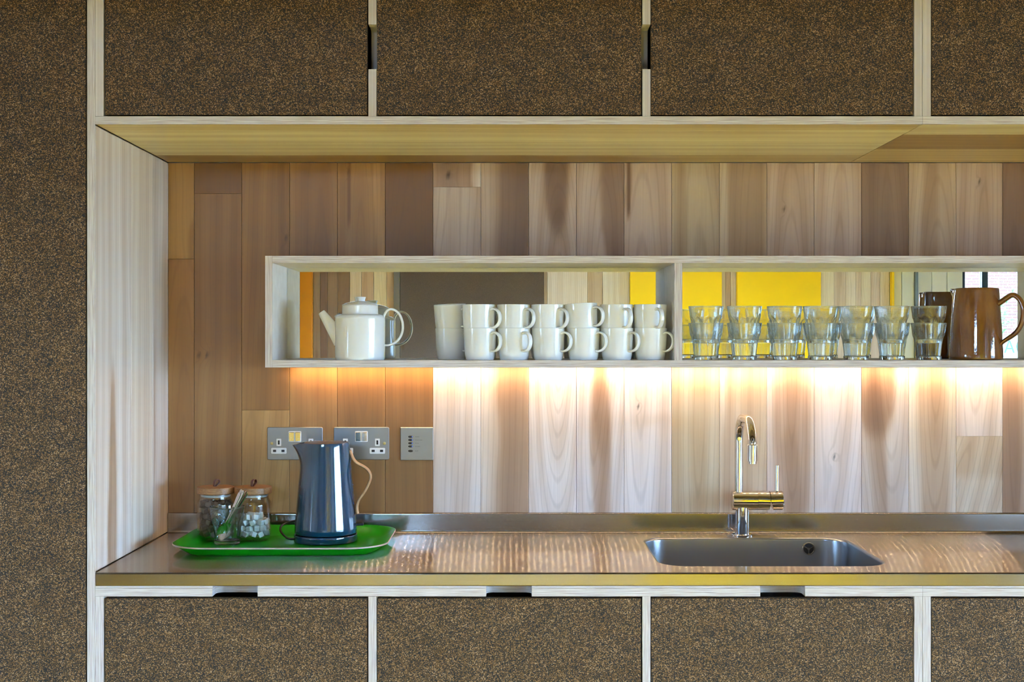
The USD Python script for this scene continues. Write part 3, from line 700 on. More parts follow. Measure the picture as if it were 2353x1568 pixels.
part(wt, 'front_edge', prof_strip(edge, XL + 0.0012, XR, th), M['steel_face'], smooth=40)
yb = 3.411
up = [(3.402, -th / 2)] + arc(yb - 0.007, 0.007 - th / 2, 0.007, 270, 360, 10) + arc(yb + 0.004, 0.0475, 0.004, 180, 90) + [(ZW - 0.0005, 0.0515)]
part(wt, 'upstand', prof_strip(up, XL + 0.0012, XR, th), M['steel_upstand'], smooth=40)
hole = sg.Polygon(rr(SX1 - SX0 + 0.012, SY1 - SY0 + 0.012, RS + 0.006, 16, (SX0 + SX1) / 2, (SY0 + SY1) / 2))
top = sg.box(XL + 0.0012, ZF + 0.0065, XR, 3.402).difference(hole)
part(wt, 'top', at(extrude(top, th), 0, 0, -th), M['steel'])
bw, bd = SX1 - SX0, SY1 - SY0
prof = [(0.006, -0.0001), (0.004, -0.0004), (0.0018, -0.0016), (0.0005, -0.0036), (0, -0.006), (-0.002, -0.06), (-0.004, -0.125)] + [(-0.004 - 0.03 * (1 - math.cos(a)), -0.125 - 0.03 * math.sin(a)) for a in np.linspace(0.2, math.pi / 2, 7)] + [(-0.12, -0.158)]
bs = rr_loft(bw, bd, RS, prof, 14, cap0=False)
at(bs, (SX0 + SX1) / 2, (SY0 + SY1) / 2, 0)
fn_ = bs.face_normals[len(bs.faces) // 2]
bs.invert() if bs.face_normals[:, 2][-1] < 0 else None
part(wt, 'basin', bs, M['steel_basin'], smooth=40)
ox, oz = PX(1859, 3.312), PZ(1262.5, 3.312) - ZT
ov = lathe([(0.0125, 0.0), (0.0165, 0.0), (0.0168, 0.0012), (0.0158, 0.0022), (0.0135, 0.0022), (0.0125, 0.0010)], 40, cap0=False, cap1=False)
ov = rot(ov, 90, (1, 0, 0))
o = part(wt, 'overflow', at(ov, ox, SY1 - 0.0010, oz), M['chrome'], smooth=40)
part(o, 'overflow_hole', at(rot(lathe([(0.013, 0), (0.013, 0.0006)], 32), 90, (1, 0, 0)), ox, SY1 - 0.0010, oz), M['slot'])
sp = cat(*[at(rot(box(-0.0012, 0.0012, -0.001, 0.001, 0, 0.0125), a, (0, 1, 0)), ox, SY1 - 0.0024, oz) for a in (60, 180, 300)], at(rot(lathe([(0.0035, 0), (0.0035, 0.002)], 20), 90, (1, 0, 0)), ox, SY1 - 0.0015, oz))
part(o, 'overflow_spokes', sp, M['chrome'])
dr = lathe([(0.044, 0.0), (0.043, 0.002), (0.036, 0.0022), (0.030, -0.002), (0.002, -0.003)], 40, cap0=False)
part(wt, 'drain', at(dr, 0.72, 3.12, -0.1572), M['chrome'], smooth=40)

# ------------------------------------------------------------------ tap
TX, TY = PX(1706, 3.345), 3.352
t = thing('tap', 'chrome single-lever mixer tap behind the sink', 'tap', (TX, TY, ZT))
part(t, 'flange', lathe([(0.0265, 0.0), (0.0265, 0.004), (0.0245, 0.006), (0.0185, 0.006)], 48), M['chrome'], smooth=30)
zb = PZ(1151, 3.345) - ZT       # axis of the horizontal body
part(t, 'column', lathe([(0.0182, 0.0055), (0.0182, zb - 0.008)], 40), M['chrome'], smooth=30)
x0, x1, xc = PX(1683, 3.345) - TX, PX(1768, 3.345) - TX, PX(1799, 3.345) - TX
rb = 0.0248
part(t, 'body', at(rot(lathe([(rb - 0.001, 0), (rb, 0.0012), (rb, 0.0635), (rb - 0.0008, 0.064), (rb - 0.0008, 0.0645), (rb, 0.065), (rb, x1 - x0)], 56), 90, (0, 1, 0)), x0, 0, zb), M['chrome'], smooth=30)
n = 56
thh = np.arange(n) * 2 * math.pi / n
cap = []
for i, (r, xx) in enumerate(((rb - 0.002, x1 + 0.0005), (rb, x1 + 0.0015), (rb, xc - 0.0015), (rb - 0.0015, xc))):
    skew = 0.010 * (np.cos(thh) * -1) if i < 2 else 0 * thh
    cap.append(np.column_stack([np.full(n, xx) + np.maximum(skew, 0) * 1.0, r * np.sin(thh), r * np.cos(thh)]))
lv = part(t, 'lever_cap', at(loft(cap), 0, 0, zb), M['chrome'], smooth=30)
lx = PX(1787, 3.345) - TX
part(lv, 'lever', at(lathe([(0.0048, rb - 0.004), (0.0048, PZ(1071, 3.345) - ZT - zb), (0.0040, PZ(1070, 3.345) - ZT - zb)], 24), lx, 0, zb), M['chrome'], smooth=30)
sx = PX(1699, 3.345) - TX
ztop = 0.322
reach = 0.187
Rb = 0.062
pth = [(sx, 0, zb + 0.015), (sx, 0, zb + 0.08), (sx, 0, ztop - 0.08)]
pth += [(sx, -Rb + Rb * math.cos(a), ztop - 0.011 - Rb + Rb * math.sin(a)) for a in np.linspace(0, math.pi / 2, 12)]
pth += [(sx, -reach + Rb - Rb * math.sin(a), ztop - 0.011 - Rb + Rb * math.cos(a)) for a in np.linspace(0, math.pi / 2, 12)]
ze = PZ(1024, TY - reach) - ZT
pth += [(sx, -reach, ze)]
pth = np.array(pth)
keep = np.r_[True, np.linalg.norm(np.diff(pth, axis=0), axis=1) > 1e-6]
part(t, 'spout', sweep(pth[keep], 0.0112, 0.0112, (1, 0, 0), 28), M['chrome'], smooth=40)
zn = PZ(1066, TY - reach) - ZT
part(t, 'nozzle', at(lathe([(0.0105, zn), (0.0105, zn + 0.006), (0.0130, zn + 0.0065), (0.0130, ze + 0.001), (0.0115, ze + 0.003)], 36), sx, -reach, 0), M['chrome'], smooth=30)

# ------------------------------------------------------------------ wall shelf with mirror and strip light
YS, YM = 3.205, 3.413
sh = thing('wall_shelf', 'plywood box shelf with mirrored back on the plank wall', 'shelf', (0, YS, 0))
so0, so1 = -0.6153, 1.423 + P18
sb, st = 1.3439, 1.6225
D = ZW - YS - 0.001
ply(sh, 'side_panel', box(so0, so0 + P18, 0, D, sb, st), 0)
ply(sh, 'side_panel', box(so1 - P18, so1, 0, D, sb, st), 0)
ply(sh, 'bottom_panel', box(so0 + P18, so1 - P18, 0, D, sb, sb + P18), 2)
ply(sh, 'top_panel', box(so0 + P18, so1 - P18, 0, D, st - P18, st), 2)
ply(sh, 'divider', box(0.4045, 0.4245, 0, D - 0.006, sb + P18 + 0.0002, st - P18 - 0.0002), 0)
part(sh, 'mirror', box(so0 + P18 + 0.0005, so1 - P18 - 0.0005, YM - YS, D, sb + P18 + 0.0003, st - P18 - 0.0003), M['mirror'])
t = thing('strip_light', 'warm strip light fixed under the wall shelf', 'light', (0, 3.393, sb))
part(t, 'profile', box(so0 + 0.03, so1 - 0.02, -0.008, 0.008, -0.0016, 0), M['aluminium'])
dm = [box(x - 0.0025, x + 0.0025, -0.006, 0.006, -0.0030, -0.0017) for x in np.arange(so0 + 0.045, so1 - 0.03, 1 / 60)]
part(t, 'diodes', cat(*dm), M['led'], kind='stuff')

# ------------------------------------------------------------------ wall plates
def socket(px0, px1, label):
    xc = PX((px0 + px1) / 2, ZW)
    zc = PZ(1019.5, ZW)
    t = thing('double_socket', label, 'socket', (xc, ZW - 0.0001, zc))
    w, h = 0.147, 0.087
    part(t, 'faceplate', plate(w, h, 0.003, 0.004), M['steel_plate'], smooth=25)
    for s in (-1, 1):
        e = part(t, 'earth_insert', at(plate(0.0125, 0.0195, 0.0012, 0.001, 0.0003), s * 0.0425, -0.003, 0.003), M['white_plastic'])
        part(e, 'earth_slot', at(box(-0.0024, 0.0024, -0.0003, 0.0002, -0.0055, 0.0055), s * 0.0425, -0.0043, 0.003), M['slot'])
        e = part(t, 'pin_insert', at(plate(0.041, 0.0155, 0.0012, 0.0025, 0.0003), s * 0.0425, -0.003, -0.0195), M['white_plastic'])
        for q in (-1, 1):
            part(e, 'pin_slot', at(box(-0.0041, 0.0041, -0.0003, 0.0002, -0.003, 0.003), s * 0.0425 + q * 0.0112, -0.0043, -0.0195), M['slot'])
        sc = part(t, 'screw', at(rot(lathe([(0.0042, 0), (0.0042, 0.0008), (0.003, 0.0014)], 20), 90, (1, 0, 0)), s * 0.061, -0.003, 0.0005), M['brass'], smooth=30)
        part(t, 'rocker', at(hull([(a * (0.0060 + 0 * b), c, b * d) for a in (-1, 1) for b in (-1, 1) for c, d in ((0, 0.0125), (-0.0028, 0.0115 if b > 0 else 0.0115), (-0.0042 if b > 0 else -0.0018, 0.0105))]), s * 0.0085, -0.003, 0.0185), M['rocker'])
    part(t, 'rocker_frame', at(plate(0.034, 0.0285, 0.0008, 0.002, 0.0003), 0, -0.003, 0.0185), M['white_plastic'])
    return t
socket(614, 742, 'steel double socket behind the kettle spout')
socket(767, 894.5, 'steel double socket behind the kettle handle')
t = thing('control_plate', 'square steel light control plate with five buttons', 'switch', (PX(958, ZW), ZW - 0.0001, PZ(1020, ZW)))
part(t, 'faceplate', plate(0.0875, 0.088, 0.007, 0.002, 0.0018), M['steel_plate'], smooth=25)
for i, (dz, txt) in enumerate(((0.0189, 'Pendant'), (0.0104, 'Kitchen island'), (0.0018, 'Dim up'), (-0.0067, 'Dim down'), (-0.0188, 'All off'))):
    bt = lathe([(1, 0), (0.9, 0.5), (0.5, 0.9), (0.05, 1)], 24)
    bt.apply_scale((0.0064, 0.0030, 0.0012))
    rot(bt, 90, (1, 0, 0))
    b = part(t, 'button', at(bt, -0.0163, -0.007, dz), M['slot'], smooth=40)
    if i < 4:
        li = lathe([(1, 0), (0.8, 0.6), (0.05, 1)], 16)
        li.apply_scale((0.0013, 0.0013, 0.0005))
        part(b, 'indicator', at(rot(li, 90, (1, 0, 0)), -0.0120, -0.0078, dz), M['blue_light'])
    tx = meshkit.text_mesh(txt, 0.0021, 0.0002)
    part(t, 'lettering', at(rot(tx, 90, (1, 0, 0)), -0.0045, -0.00695, dz - 0.001), M['slot'])

# ------------------------------------------------------------------ crockery on the shelf
ZB = sb + P18                   # shelf surface
# teapot
Zt_ = 3.268
tp = thing('teapot', 'white ceramic teapot at the left end of the shelf', 'teapot', (PX(827.5, Zt_), Zt_, ZB))
s = Zt_ / F
part(tp, 'body', lathe([(0.004, 0.001), (0.054, 0.001), (0.0605, 0.0), (0.0622, 0.002), (0.0632, 0.008), (0.0634, 0.05), (0.0634, 0.104), (0.0625, 0.109), (0.0595, 0.1125), (0.052, 0.1150), (0.047, 0.1158), (0.0458, 0.118), (0.0456, 0.136), (0.0448, 0.1372), (0.0425, 0.1372), (0.042, 0.118), (0.010, 0.116)], 72), M['white_glaze'], smooth=40)
ld = part(tp, 'lid', lathe([(0.020, 0.1365), (0.0450, 0.1374), (0.0458, 0.1385), (0.0448, 0.1398), (0.034, 0.1448), (0.020, 0.1480), (0.0142, 0.1490), (0.004, 0.1490)], 64), M['white_glaze'], smooth=30)
part(ld, 'knob', lathe([(0.0125, 0.1485), (0.0126, 0.152), (0.0136, 0.156), (0.0146, 0.1588), (0.0142, 0.1600), (0.004, 0.1604)], 48), M['white_glaze'], smooth=40)
spp = spline([(-0.047, 0, 0.048), (-0.064, 0, 0.0724), (-0.082, 0, 0.0982), (-0.0985, 0, 0.1218)], 24)
rr_ = np.linspace(0.0225, 0.0092, 24)
rr_[-1] = 0.0086
spt = sweep(spp, rr_, rr_ * 0.85, (0, 1, 0), 28)
part(tp, 'spout', spt, M['white_glaze'], smooth=50)
ha = spline([(0.060, 0, 0.107), (0.064, 0, 0.119), (0.076, 0, 0.1285), (0.092, 0, 0.124), (0.105, 0, 0.105), (0.1085, 0, 0.082), (0.103, 0, 0.060), (0.090, 0, 0.045), (0.075, 0, 0.038), (0.060, 0, 0.038)], 50)
part(tp, 'handle', sweep(ha, 0.0032, 0.0085, (0, 1, 0), 18, 3.0), M['white_glaze'], smooth=50)

# mug
def mug_parts(t):
    o = [(0.003, 0.0022), (0.030, 0.0022), (0.0315, 0.0), (0.0345, 0.0), (0.0362, 0.0022), (0.0382, 0.012), (0.0400, 0.030), (0.0412, 0.055), (0.0420, 0.0795), (0.0418, 0.0806), (0.0408, 0.0810), (0.0398, 0.0804)]
    i = [(0.0393, 0.078), (0.0388, 0.058), (0.0378, 0.032), (0.0362, 0.013), (0.031, 0.0068), (0.003, 0.006)]
    part(t, 'body', lathe(o + i, 64), M['white_glaze'], smooth=40)
    h = spline([(0.0395, 0, 0.0665), (0.044, 0, 0.0690), (0.0525, 0, 0.0685), (0.0620, 0, 0.0620), (0.0665, 0, 0.0480), (0.0635, 0, 0.0350), (0.0550, 0, 0.0258), (0.046, 0, 0.0225), (0.0378, 0, 0.0235)], 40)
    wd = 0.0062 + 0.0022 * np.abs(np.linspace(-1, 1, 40)) ** 3
    part(t, 'handle', sweep(h, 0.0029, wd, (0, 1, 0), 16, 2.6), M['white_glaze'], smooth=50)
MY = 3.262
MZ = 0.0595
names = ['first', 'second', 'third', 'fourth', 'fifth', 'sixth']
mug0 = None
mugs = []
lows = [1103, 1181, 1260, 1340.5, 1417.5, 1495]
ups = [1100.5, 1180, 1258.5, 1338, 1416.5, 1494]
alo = [-38, -52, -33, -34, -40, -38]
aup = [-36, -40, -44, -38, -62, -70]
for i in range(6):
    mugs.append((PX(lows[i], MY), MY, ZB, (0, 0, alo[i]), 'lower white mug of the %s stack from the left in the front row' % names[i]))
    tilt = (0, -3.5, aup[i]) if i == 3 else (0, 0, aup[i])
    mugs.append((PX(ups[i], MY), MY, ZB + MZ + (0.002 if i == 3 else 0), tilt, 'upper white mug of the %s stack from the left in the front row' % names[i]))
RYm = 3.352
mugs.append((PX(1037.5, RYm), RYm, ZB, (0, 0, -30), 'lower white mug at the far left, standing behind the front row'))
mugs.append((PX(1036.5, RYm), RYm, ZB + MZ + 0.0035, (4.0, 0, -34), 'upper white mug at the far left, tipped forward behind the front row'))
for (x, y, z, r, lab) in mugs:
    if mug0 is None:
        mug0 = thing('mug', lab, 'mug', (x, y, z), r, 'white mugs stacked on the shelf')
        mug_parts(mug0)
    else:
        copy(mug0, 'mug', lab, 'mug', (x, y, z), r, 'white mugs stacked on the shelf')

# tumblers
def tumbler_parts(t, solid=False):
    H = 0.0935
    out = [(0.0300, 0.0), (0.0314, 0.0012), (0.0322, 0.006), (0.0330, 0.014), (0.0345, 0.026), (0.0362, 0.038), (0.0378, 0.049), (0.0390, 0.0575), (0.0398, 0.063), (0.0405, 0.068), (0.0414, 0.076), (0.0428, 0.085), (0.0440, 0.0922), (0.0442, H - 0.0004), (0.0437, H)]
    inn = [(0.0430, H - 0.0005), (0.0424, 0.089), (0.0408, 0.080), (0.0394, 0.070), (0.0384, 0.062), (0.0372, 0.054), (0.0355, 0.043), (0.0338, 0.031), (0.0320, 0.020), (0.0300, 0.0140), (0.024, 0.0112), (0.003, 0.0108)]
    if solid:
        inn = [(0.0428, H - 0.0012), (0.0422, H - 0.0040), (0.003, H - 0.0046)]
    prof = [(0.003, 0.0010), (0.022, 0.0010), (0.027, 0.0)] + out + inn
    no = 3 + len(out)
    q = math.pi / 9
    def fn(i, r, z, th):
        if i < 3 or i >= no:
            return np.full(len(th), r)
        ph = (th % (2 * q)) - q
        zlim = 0.060 + 0.0075 * np.cos(ph / q * math.pi / 2) ** 2
        wgt = np.clip((zlim - z) / 0.006, 0, 1)
        flat = math.cos(q) / np.cos(ph)
        return r * (1 + 0.006 * (wgt > 0) - wgt * (1.05 - 1.0 * 1.0 - 0.05) + wgt * (1.0 + 2.2 * (flat / 1.028 - 1.0) - 1.0) * (1 if z > 0.002 else 0.6))
    if not solid:
        part(t, 'glass', lathe(prof, 90, fn), M['glass'], smooth=35)
        return
    side = [(r, z) for r, z in out if z >= 0.006]
    part(t, 'side_wall', lathe(side, 90, lambda i, r, z, th: fn(i + 6, r, z, th), cap0=False, cap1=False), M['glass_stack'], smooth=35)
    part(t, 'glass_base', lathe([(0.003, 0.0010), (0.022, 0.0010), (0.027, 0.0), (0.0300, 0.0), (0.0312, 0.0012), (0.0318, 0.0100), (0.0290, 0.0112), (0.003, 0.0108)], 54), M['glass'], smooth=35)
    part(t, 'rim', lathe([(0.0432, H - 0.0022), (0.0440, H - 0.0014), (0.0438, H), (0.0431, H + 0.0003), (0.0426, H - 0.0006), (0.0427, H - 0.0018)], 64, cap0=False, cap1=False), M['glass'], smooth=60)
gy = 3.257
gx = [1622, 1710.6, 1803, 1885, 1967, 2050, 2133.5]
gnames = ['first', 'second', 'third', 'fourth', 'fifth', 'sixth', 'seventh']
gl0 = None
for i, q in enumerate(gx):
    for lv_, z in (('lower', 0.0), ('upper', 0.0424)):
        lab = '%s clear faceted tumbler of the %s stack from the left on the shelf' % (lv_, gnames[i])
        loc = (PX(q, gy), gy + 0.002 * (i % 3 - 1), ZB + z)
        r = (0, 0, 7 * i + (13 if z else 0))
        if gl0 is None:
            gl0 = thing('tumbler', lab, 'glass', loc, r, 'clear tumblers stacked on the shelf')
            tumbler_parts(gl0, True)
        else:
            copy(gl0, 'tumbler', lab, 'glass', loc, r, 'clear tumblers stacked on the shelf')

# brown jug
jy = 3.275
jg = thing('jug', 'glossy brown stoneware jug at the right end of the shelf', 'jug', (PX(2242.5, jy), jy, ZB))
pr = [(0.004, 0.002), (0.055, 0.002), (0.061, 0.0), (0.0645, 0.002), (0.0658, 0.007), (0.0655, 0.015), (0.0640, 0.045), (0.0618, 0.085), (0.0592, 0.125), (0.0565, 0.165), (0.0556, 0.177), (0.0552, 0.1805), (0.0535, 0.1820), (0.0515, 0.1808), (0.0510, 0.176), (0.054, 0.12), (0.059, 0.05), (0.058, 0.012), (0.004, 0.009)]
thj = math.radians(141)
def jf(i, r, z, th):
    dth = (th - thj + math.pi) % (2 * math.pi) - math.pi
    k_ = np.clip((z - 0.140) / 0.042, 0, 1) ** 1.5
    return r + 0.012 * k_ * np.exp(-(dth / 0.26) ** 2) * (1 if 4 < i < 16 else 0) - 0.003 * k_ * np.exp(-((np.abs(dth) - 0.55) / 0.2) ** 2)
part(jg, 'body', lathe(pr, 96, jf), M['brown_glaze'], smooth=45)
hp = spline([(0.046, 0, 0.136), (0.056, 0, 0.142), (0.075, 0, 0.155), (0.091, 0, 0.163), (0.108, 0, 0.152), (0.117, 0, 0.122), (0.112, 0, 0.090), (0.096, 0, 0.066), (0.076, 0, 0.052), (0.062, 0, 0.040), (0.058, 0, 0.024)], 60)
wj = np.interp(np.linspace(0, 1, 60), [0, 0.1, 0.85, 1], [0.0085, 0.0085, 0.0085, 0.013])
tj = np.interp(np.linspace(0, 1, 60), [0, 0.8, 1], [0.0068, 0.0058, 0.0035])
part(jg, 'handle', rot(sweep(hp, tj, wj, (0, 1, 0), 20), -38), M['brown_glaze'], smooth=50)

# ------------------------------------------------------------------ tray and what stands on it
TX0, TX1, TY0, TY1 = -0.812, -0.297, 2.992, 3.372
tr = thing('tray', 'bright green laminated tray with upturned rim on the worktop', 'tray', ((TX0 + TX1) / 2, (TY0 + TY1) / 2, ZT + 0.0002))
tw, td = TX1 - TX0, TY1 - TY0
ins = 0.044
out = [(-0.165, 0.0), (-0.012 - ins, 0.0), (-ins, 0.0008), (-ins + 0.008, 0.0032), (-ins + 0.018, 0.0085), (-ins + 0.030, 0.0165), (-0.006, 0.0222), (-0.0006, 0.0232)]
inn = [(-0.0006, 0.0268), (-0.007, 0.0260), (-ins + 0.028, 0.0200), (-ins + 0.016, 0.0122), (-ins + 0.006, 0.0070), (-ins - 0.004, 0.0044), (-0.012 - ins, 0.0038), (-0.165, 0.0038)]
part(tr, 'tray_shell', rr_loft(tw, td, 0.095, out + inn, 16), M['green'], smooth=50)
part(tr, 'rim_edge', rr_loft(tw, td, 0.095, [(-0.0006, 0.0231), (0.0002, 0.0234), (0.0002, 0.0266), (-0.0006, 0.0269)], 16, cap0=False, cap1=False), M['tray_edge'], smooth=50)
ZY = ZT + 0.0042

# kettle
ky = 3.243
kt = thing('kettle', 'petrol blue electric kettle with bent wood handle on the green tray', 'kettle', (PX(748.6, ky), ky, ZY))
sk = ky / F
Hk = 0.2475
part(kt, 'base', lathe([(0.02, 0.0), (0.076, 0.0), (0.0795, 0.002), (0.0802, 0.006), (0.0795, 0.0165), (0.0785, 0.0185), (0.074, 0.0195), (0.02, 0.0195)], 80), M['enamel'], smooth=40)
kp = [(0.02, 0.0212), (0.0765, 0.0212), (0.0780, 0.0230)]
for z in np.linspace(0.03, Hk, 26):
    kp.append((0.0783 - 0.0186 * ((z - 0.03) / (Hk - 0.03)) ** 1.0, z))
rt = kp[-1][0]
nout = len(kp)
kp += [(rt - 0.0006, Hk + 0.0012), (rt - 0.002, Hk + 0.0014), (rt - 0.0035, Hk + 0.0004), (rt - 0.0042, Hk - 0.004), (rt - 0.004, Hk - 0.012), (0.03, Hk - 0.0125), (0.004, Hk - 0.0125)]
def kf(i, r, z, th):
    dth = (th - math.pi + math.pi) % (2 * math.pi) - math.pi
    k_ = np.clip((z - (Hk - 0.060)) / 0.060, 0, 1)
    if i > nout + 4:
        return np.full(len(th), r)
    return r + 0.0245 * k_ ** 1.7 * np.exp(-(dth / (0.34 + 0.35 * (1 - k_))) ** 2)
kb = lathe(kp, 120, kf)
v = kb.vertices.copy()
far = np.clip((-v[:, 0] - 0.045) / 0.035, 0, 1) * np.clip((v[:, 2] - (Hk - 0.05)) / 0.05, 0, 1)
v[:, 2] -= 0.006 * far ** 1.5
kb.vertices = v
part(kt, 'body', kb, M['enamel'], smooth=45)
part(kt, 'lid', lathe([(0.004, Hk - 0.013), (0.0545, Hk - 0.013), (0.0545, Hk - 0.001), (0.0535, Hk + 0.0006), (0.048, Hk + 0.0012), (0.004, Hk + 0.0022)], 64), M['enamel_dark'], smooth=35)
def kpx(zx, zy):
    """pixel of the close-up crop (370,940, x3.677) to kettle-local metres"""
    return ((zx / 3.677 + 370 - 748.6) * sk, 0, PZ(zy / 3.677 + 940, ky) - ZY)
hp = spline([kpx(1597, 352), kpx(1613, 395), kpx(1640, 442), kpx(1690, 475), kpx(1740, 508), kpx(1770, 560), kpx(1752, 640), kpx(1712, 712), kpx(1668, 780), kpx(1656, 830), kpx(1662, 884)], 60)
part(kt, 'handle', sweep(hp, 0.0033, 0.0098, (0, 1, 0), 18, 3.0), M['beech'], smooth=50)
a = kpx(1640, 975)
part(kt, 'switch_lever', bbox(a[0], kpx(1712, 975)[0], -0.006, 0.006, a[2] - 0.003, a[2] + 0.0035, 0.0012), M['black_rubber'])
cd = spline([(-0.066, -0.020, 0.0085), (-0.085, -0.022, 0.0085), (-0.105, 0.005, 0.012), (-0.1235, 0.050, 0.024), (-0.118, 0.078, 0.032), (-0.098, 0.088, 0.037), (-0.070, 0.098, 0.042), (-0.035, 0.112, 0.045), (0.01, 0.125, 0.040)], 70)
part(kt, 'power_cord', sweep(cd, 0.0028, 0.0028, (0, 0.3, 1), 12), M['black_rubber'], smooth=50)

# jars
def jar(px, label, loop_turn, lid_turn):
    y = 3.262
    t = thing('storage_jar', label, 'jar', (PX(px, y), y, ZY), (0, 0, lid_turn))
    R = 0.0462
    o = [(0.003, 0.0022), (0.030, 0.0022), (0.034, 0.0), (0.038, 0.0005), (0.0405, 0.004), (0.0440, 0.0085), (R, 0.014), (R, 0.089), (0.0456, 0.095), (0.0432, 0.1005), (0.0405, 0.1035), (0.0398, 0.106), (0.0398, 0.1165), (0.0392, 0.1178), (0.0378, 0.1178)]
    i = [(0.0374, 0.116), (0.0374, 0.104), (0.0404, 0.0995), (0.0428, 0.094), (0.0433, 0.088), (0.0433, 0.015), (0.0415, 0.0105), (0.037, 0.0085), (0.003, 0.0080)]
    part(t, 'glass_body', lathe(o + i, 64), M['glass_clear'], smooth=40)
    l = part(t, 'lid', lathe([(0.004, 0.1182), (0.0450, 0.1182), (0.0468, 0.1198), (0.0470, 0.1335), (0.0460, 0.1350), (0.004, 0.1354)], 64), M['oak'], smooth=30)
    part(l, 'plug', lathe([(0.004, 0.1078), (0.0350, 0.1078), (0.0355, 0.1085), (0.0355, 0.1180), (0.004, 0.1180)], 48), M['oak'], smooth=30)
    part(l, 'seal_ring', lathe([(0.0355, 0.1100), (0.0371, 0.1110), (0.0371, 0.1150), (0.0355, 0.1160)], 48, cap0=False, cap1=False), plain('seal_%d' % int(px), (0.55, 0.57, 0.58), 0.4), smooth=40)
    lp = spline([(-0.004, 0, 0.1345), (-0.007, 0, 0.142), (-0.006, 0, 0.150), (0.001, 0, 0.1535), (0.0065, 0, 0.149), (0.004, 0, 0.142), (-0.001, 0, 0.1345)], 36)
    m = sweep(lp, 0.0011, 0.0042, (0, 1, 0), 12, 4.0)
    part(l, 'leather_loop', rot(rot(m, 18, (0, 1, 0), (0, 0, 0.135)), loop_turn), M['leather'], smooth=50)
    return t, PX(px, y), y
j1, jx1, jy1 = jar(495.8, 'glass jar of brown sugar lumps with wooden lid on the tray', 25, 20)
j2, jx2, jy2 = jar(581.6, 'glass jar of white sugar cubes with wooden lid on the tray', 70, -12)
rng = np.random.default_rng(21)
def settle(n, jx, jyy, z0, size, layers):
    out = []
    for L in range(layers):
        ringr = [(0.0340, 11)] + ([(0.0185, 6), (0.0, 1)] if L >= layers - 2 else [])
        for rad, c in ringr:
            ph = rng.uniform(0, 6.28)
            for k_ in range(c):
                a_ = ph + k_ * 2 * math.pi / c + rng.uniform(-0.06, 0.06)
                if L == layers - 1 and rng.uniform() < 0.35:
                    continue
                out.append((jx + rad * math.cos(a_), jyy + rad * math.sin(a_), z0 + L * size * 1.04 + rng.uniform(0, 0.003), (rng.uniform(-28, 28), rng.uniform(-28, 28), math.degrees(a_) + rng.uniform(-30, 30))))
    return out
cube0 = lump0 = None
def sugar_mesh():
    c = 0.0068
    return bbox(-c, c, -c, c, -c, c, 0.0014)
for (x, y, z, r) in settle(0, jx2, jy2, ZY + 0.0175, 0.0136, 4):
    lab = 'white sugar cube heaped in the right-hand glass jar'
    if cube0 is None:
        cube0 = thing('sugar_cube', lab, 'sugar cube', (x, y, z), r, 'white sugar cubes in the jar')
        part(cube0, 'cube_body', sugar_mesh(), M['sugar'], smooth=20)
    else:
        copy(cube0, 'sugar_cube', lab, 'sugar cube', (x, y, z), r, 'white sugar cubes in the jar')
for (x, y, z, r) in settle(0, jx1, jy1, ZY + 0.0180, 0.0142, 6):
    lab = 'rough brown sugar lump heaped in the left-hand glass jar'
    if lump0 is None:
        lump0 = thing('sugar_lump', lab, 'sugar lump', (x, y, z), r, 'brown sugar lumps in the jar')
        q = np.random.default_rng(5).uniform(-1, 1, (40, 3))
        m = hull(np.sign(q) * np.abs(q) ** 0.45 * (0.0074, 0.0064, 0.0068))
        part(lump0, 'lump_body', m, M['brown_sugar'])
    else:
        copy(lump0, 'sugar_lump', lab, 'sugar lump', (x, y, z), r, 'brown sugar lumps in the jar')

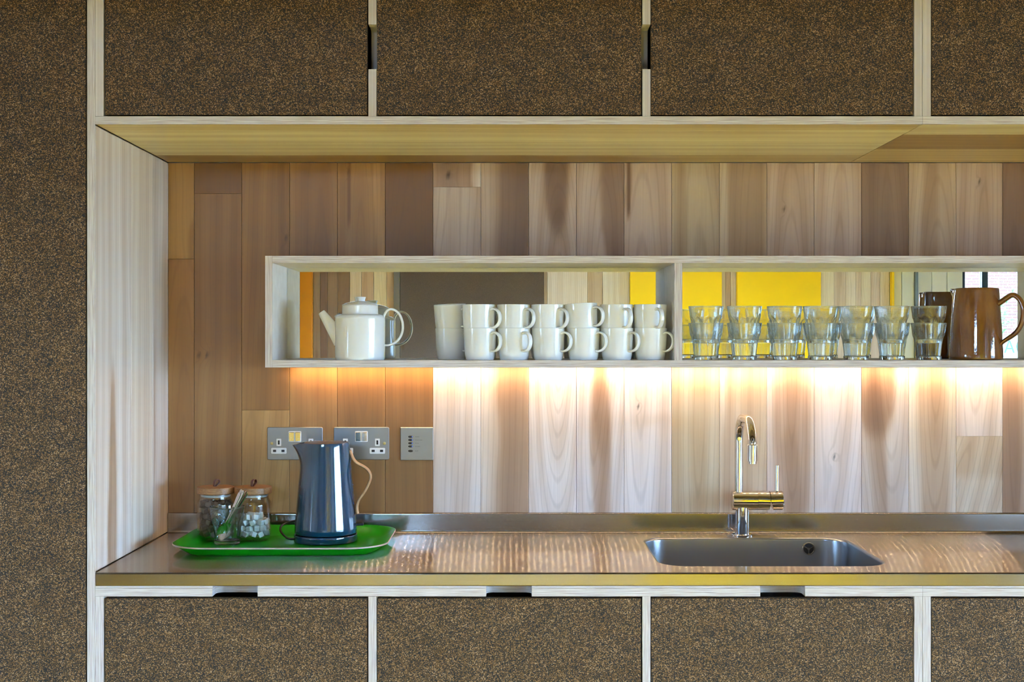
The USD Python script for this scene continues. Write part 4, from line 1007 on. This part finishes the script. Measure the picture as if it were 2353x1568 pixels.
# tumbler with teaspoons
gyy = 3.197
gxx = PX(521.8, gyy)
tumbler_parts(thing('tumbler', 'clear faceted tumbler holding teaspoons at the front of the tray', 'glass', (gxx, gyy, ZY), (0, 0, 12)), True)
def spoon_parts(t):
    # local: tip of the bowl at the origin, handle towards +z, hollow side towards -y
    L = 0.142
    zz = np.array([0.046, 0.052, 0.062, 0.085, 0.110, 0.130, 0.139, L])
    yy = np.array([0.0015, 0.0, -0.001, 0.0005, 0.002, 0.002, 0.0015, 0.001])
    pth = spline(np.column_stack([0 * zz, yy, zz]), 40)
    wd = np.interp(np.linspace(0, 1, 40), [0, 0.12, 0.3, 0.8, 0.95, 1.0], [0.0040, 0.0024, 0.0026, 0.0052, 0.0050, 0.0022])
    part(t, 'handle', sweep(pth, 0.0010, wd, (1, 0, 0), 14, 2.6), M['chrome'], smooth=50)
    nu, nv = 24, 9
    vs = [(0, 0.0060, 0.024)]
    for j_ in range(1, nv + 1):
        q = j_ / nv
        for i_ in range(nu):
            a_ = i_ * 2 * math.pi / nu
            vs.append((0.0148 * q * math.cos(a_) * (1 - 0.12 * math.sin(a_)), 0.0060 * (1 - q ** 2.4), 0.024 + 0.0235 * q * math.sin(a_)))
    vs = np.array(vs)
    f = [(0, 1 + i_, 1 + (i_ + 1) % nu) for i_ in range(nu)]
    for j_ in range(nv - 1):
        o_ = 1 + j_ * nu
        for i_ in range(nu):
            i2 = (i_ + 1) % nu
            f += [(o_ + i_, o_ + nu + i_, o_ + nu + i2), (o_ + i_, o_ + nu + i2, o_ + i2)]
    n_ = len(vs)
    back = vs + (0, 0.0009, 0)
    fb = [(c_ + n_, b_ + n_, a_ + n_) for a_, b_, c_ in f]
    o_ = 1 + (nv - 1) * nu
    rim = []
    for i_ in range(nu):
        i2 = (i_ + 1) % nu
        rim += [(o_ + i_, o_ + i_ + n_, o_ + i2 + n_), (o_ + i_, o_ + i2 + n_, o_ + i2)]
    part(t, 'bowl', tm(np.vstack([vs, back]), f + fb + rim), M['chrome'], smooth=50)
sp0 = None
zsp = ZY + 0.0125
for i, (dx, dy, ty, tx_, tz) in enumerate(((-0.018, -0.006, 31, 4, -28), (-0.019, 0.001, 30, 1, -22), (-0.018, 0.008, 32, -3, -26), (-0.013, 0.013, 28, 3, -30))):
    lab = ['teaspoon leaning nearest the front in the tumbler', 'teaspoon leaning second from the front in the tumbler', 'teaspoon leaning third from the front in the tumbler', 'most upright teaspoon leaning in the tumbler'][i]
    if sp0 is None:
        sp0 = thing('teaspoon', lab, 'spoon', (gxx + dx, gyy + dy, zsp), (tx_, ty, tz), 'teaspoons in the tumbler')
        spoon_parts(sp0)
    else:
        copy(sp0, 'teaspoon', lab, 'spoon', (gxx + dx, gyy + dy, zsp), (tx_, ty, tz), 'teaspoons in the tumbler')
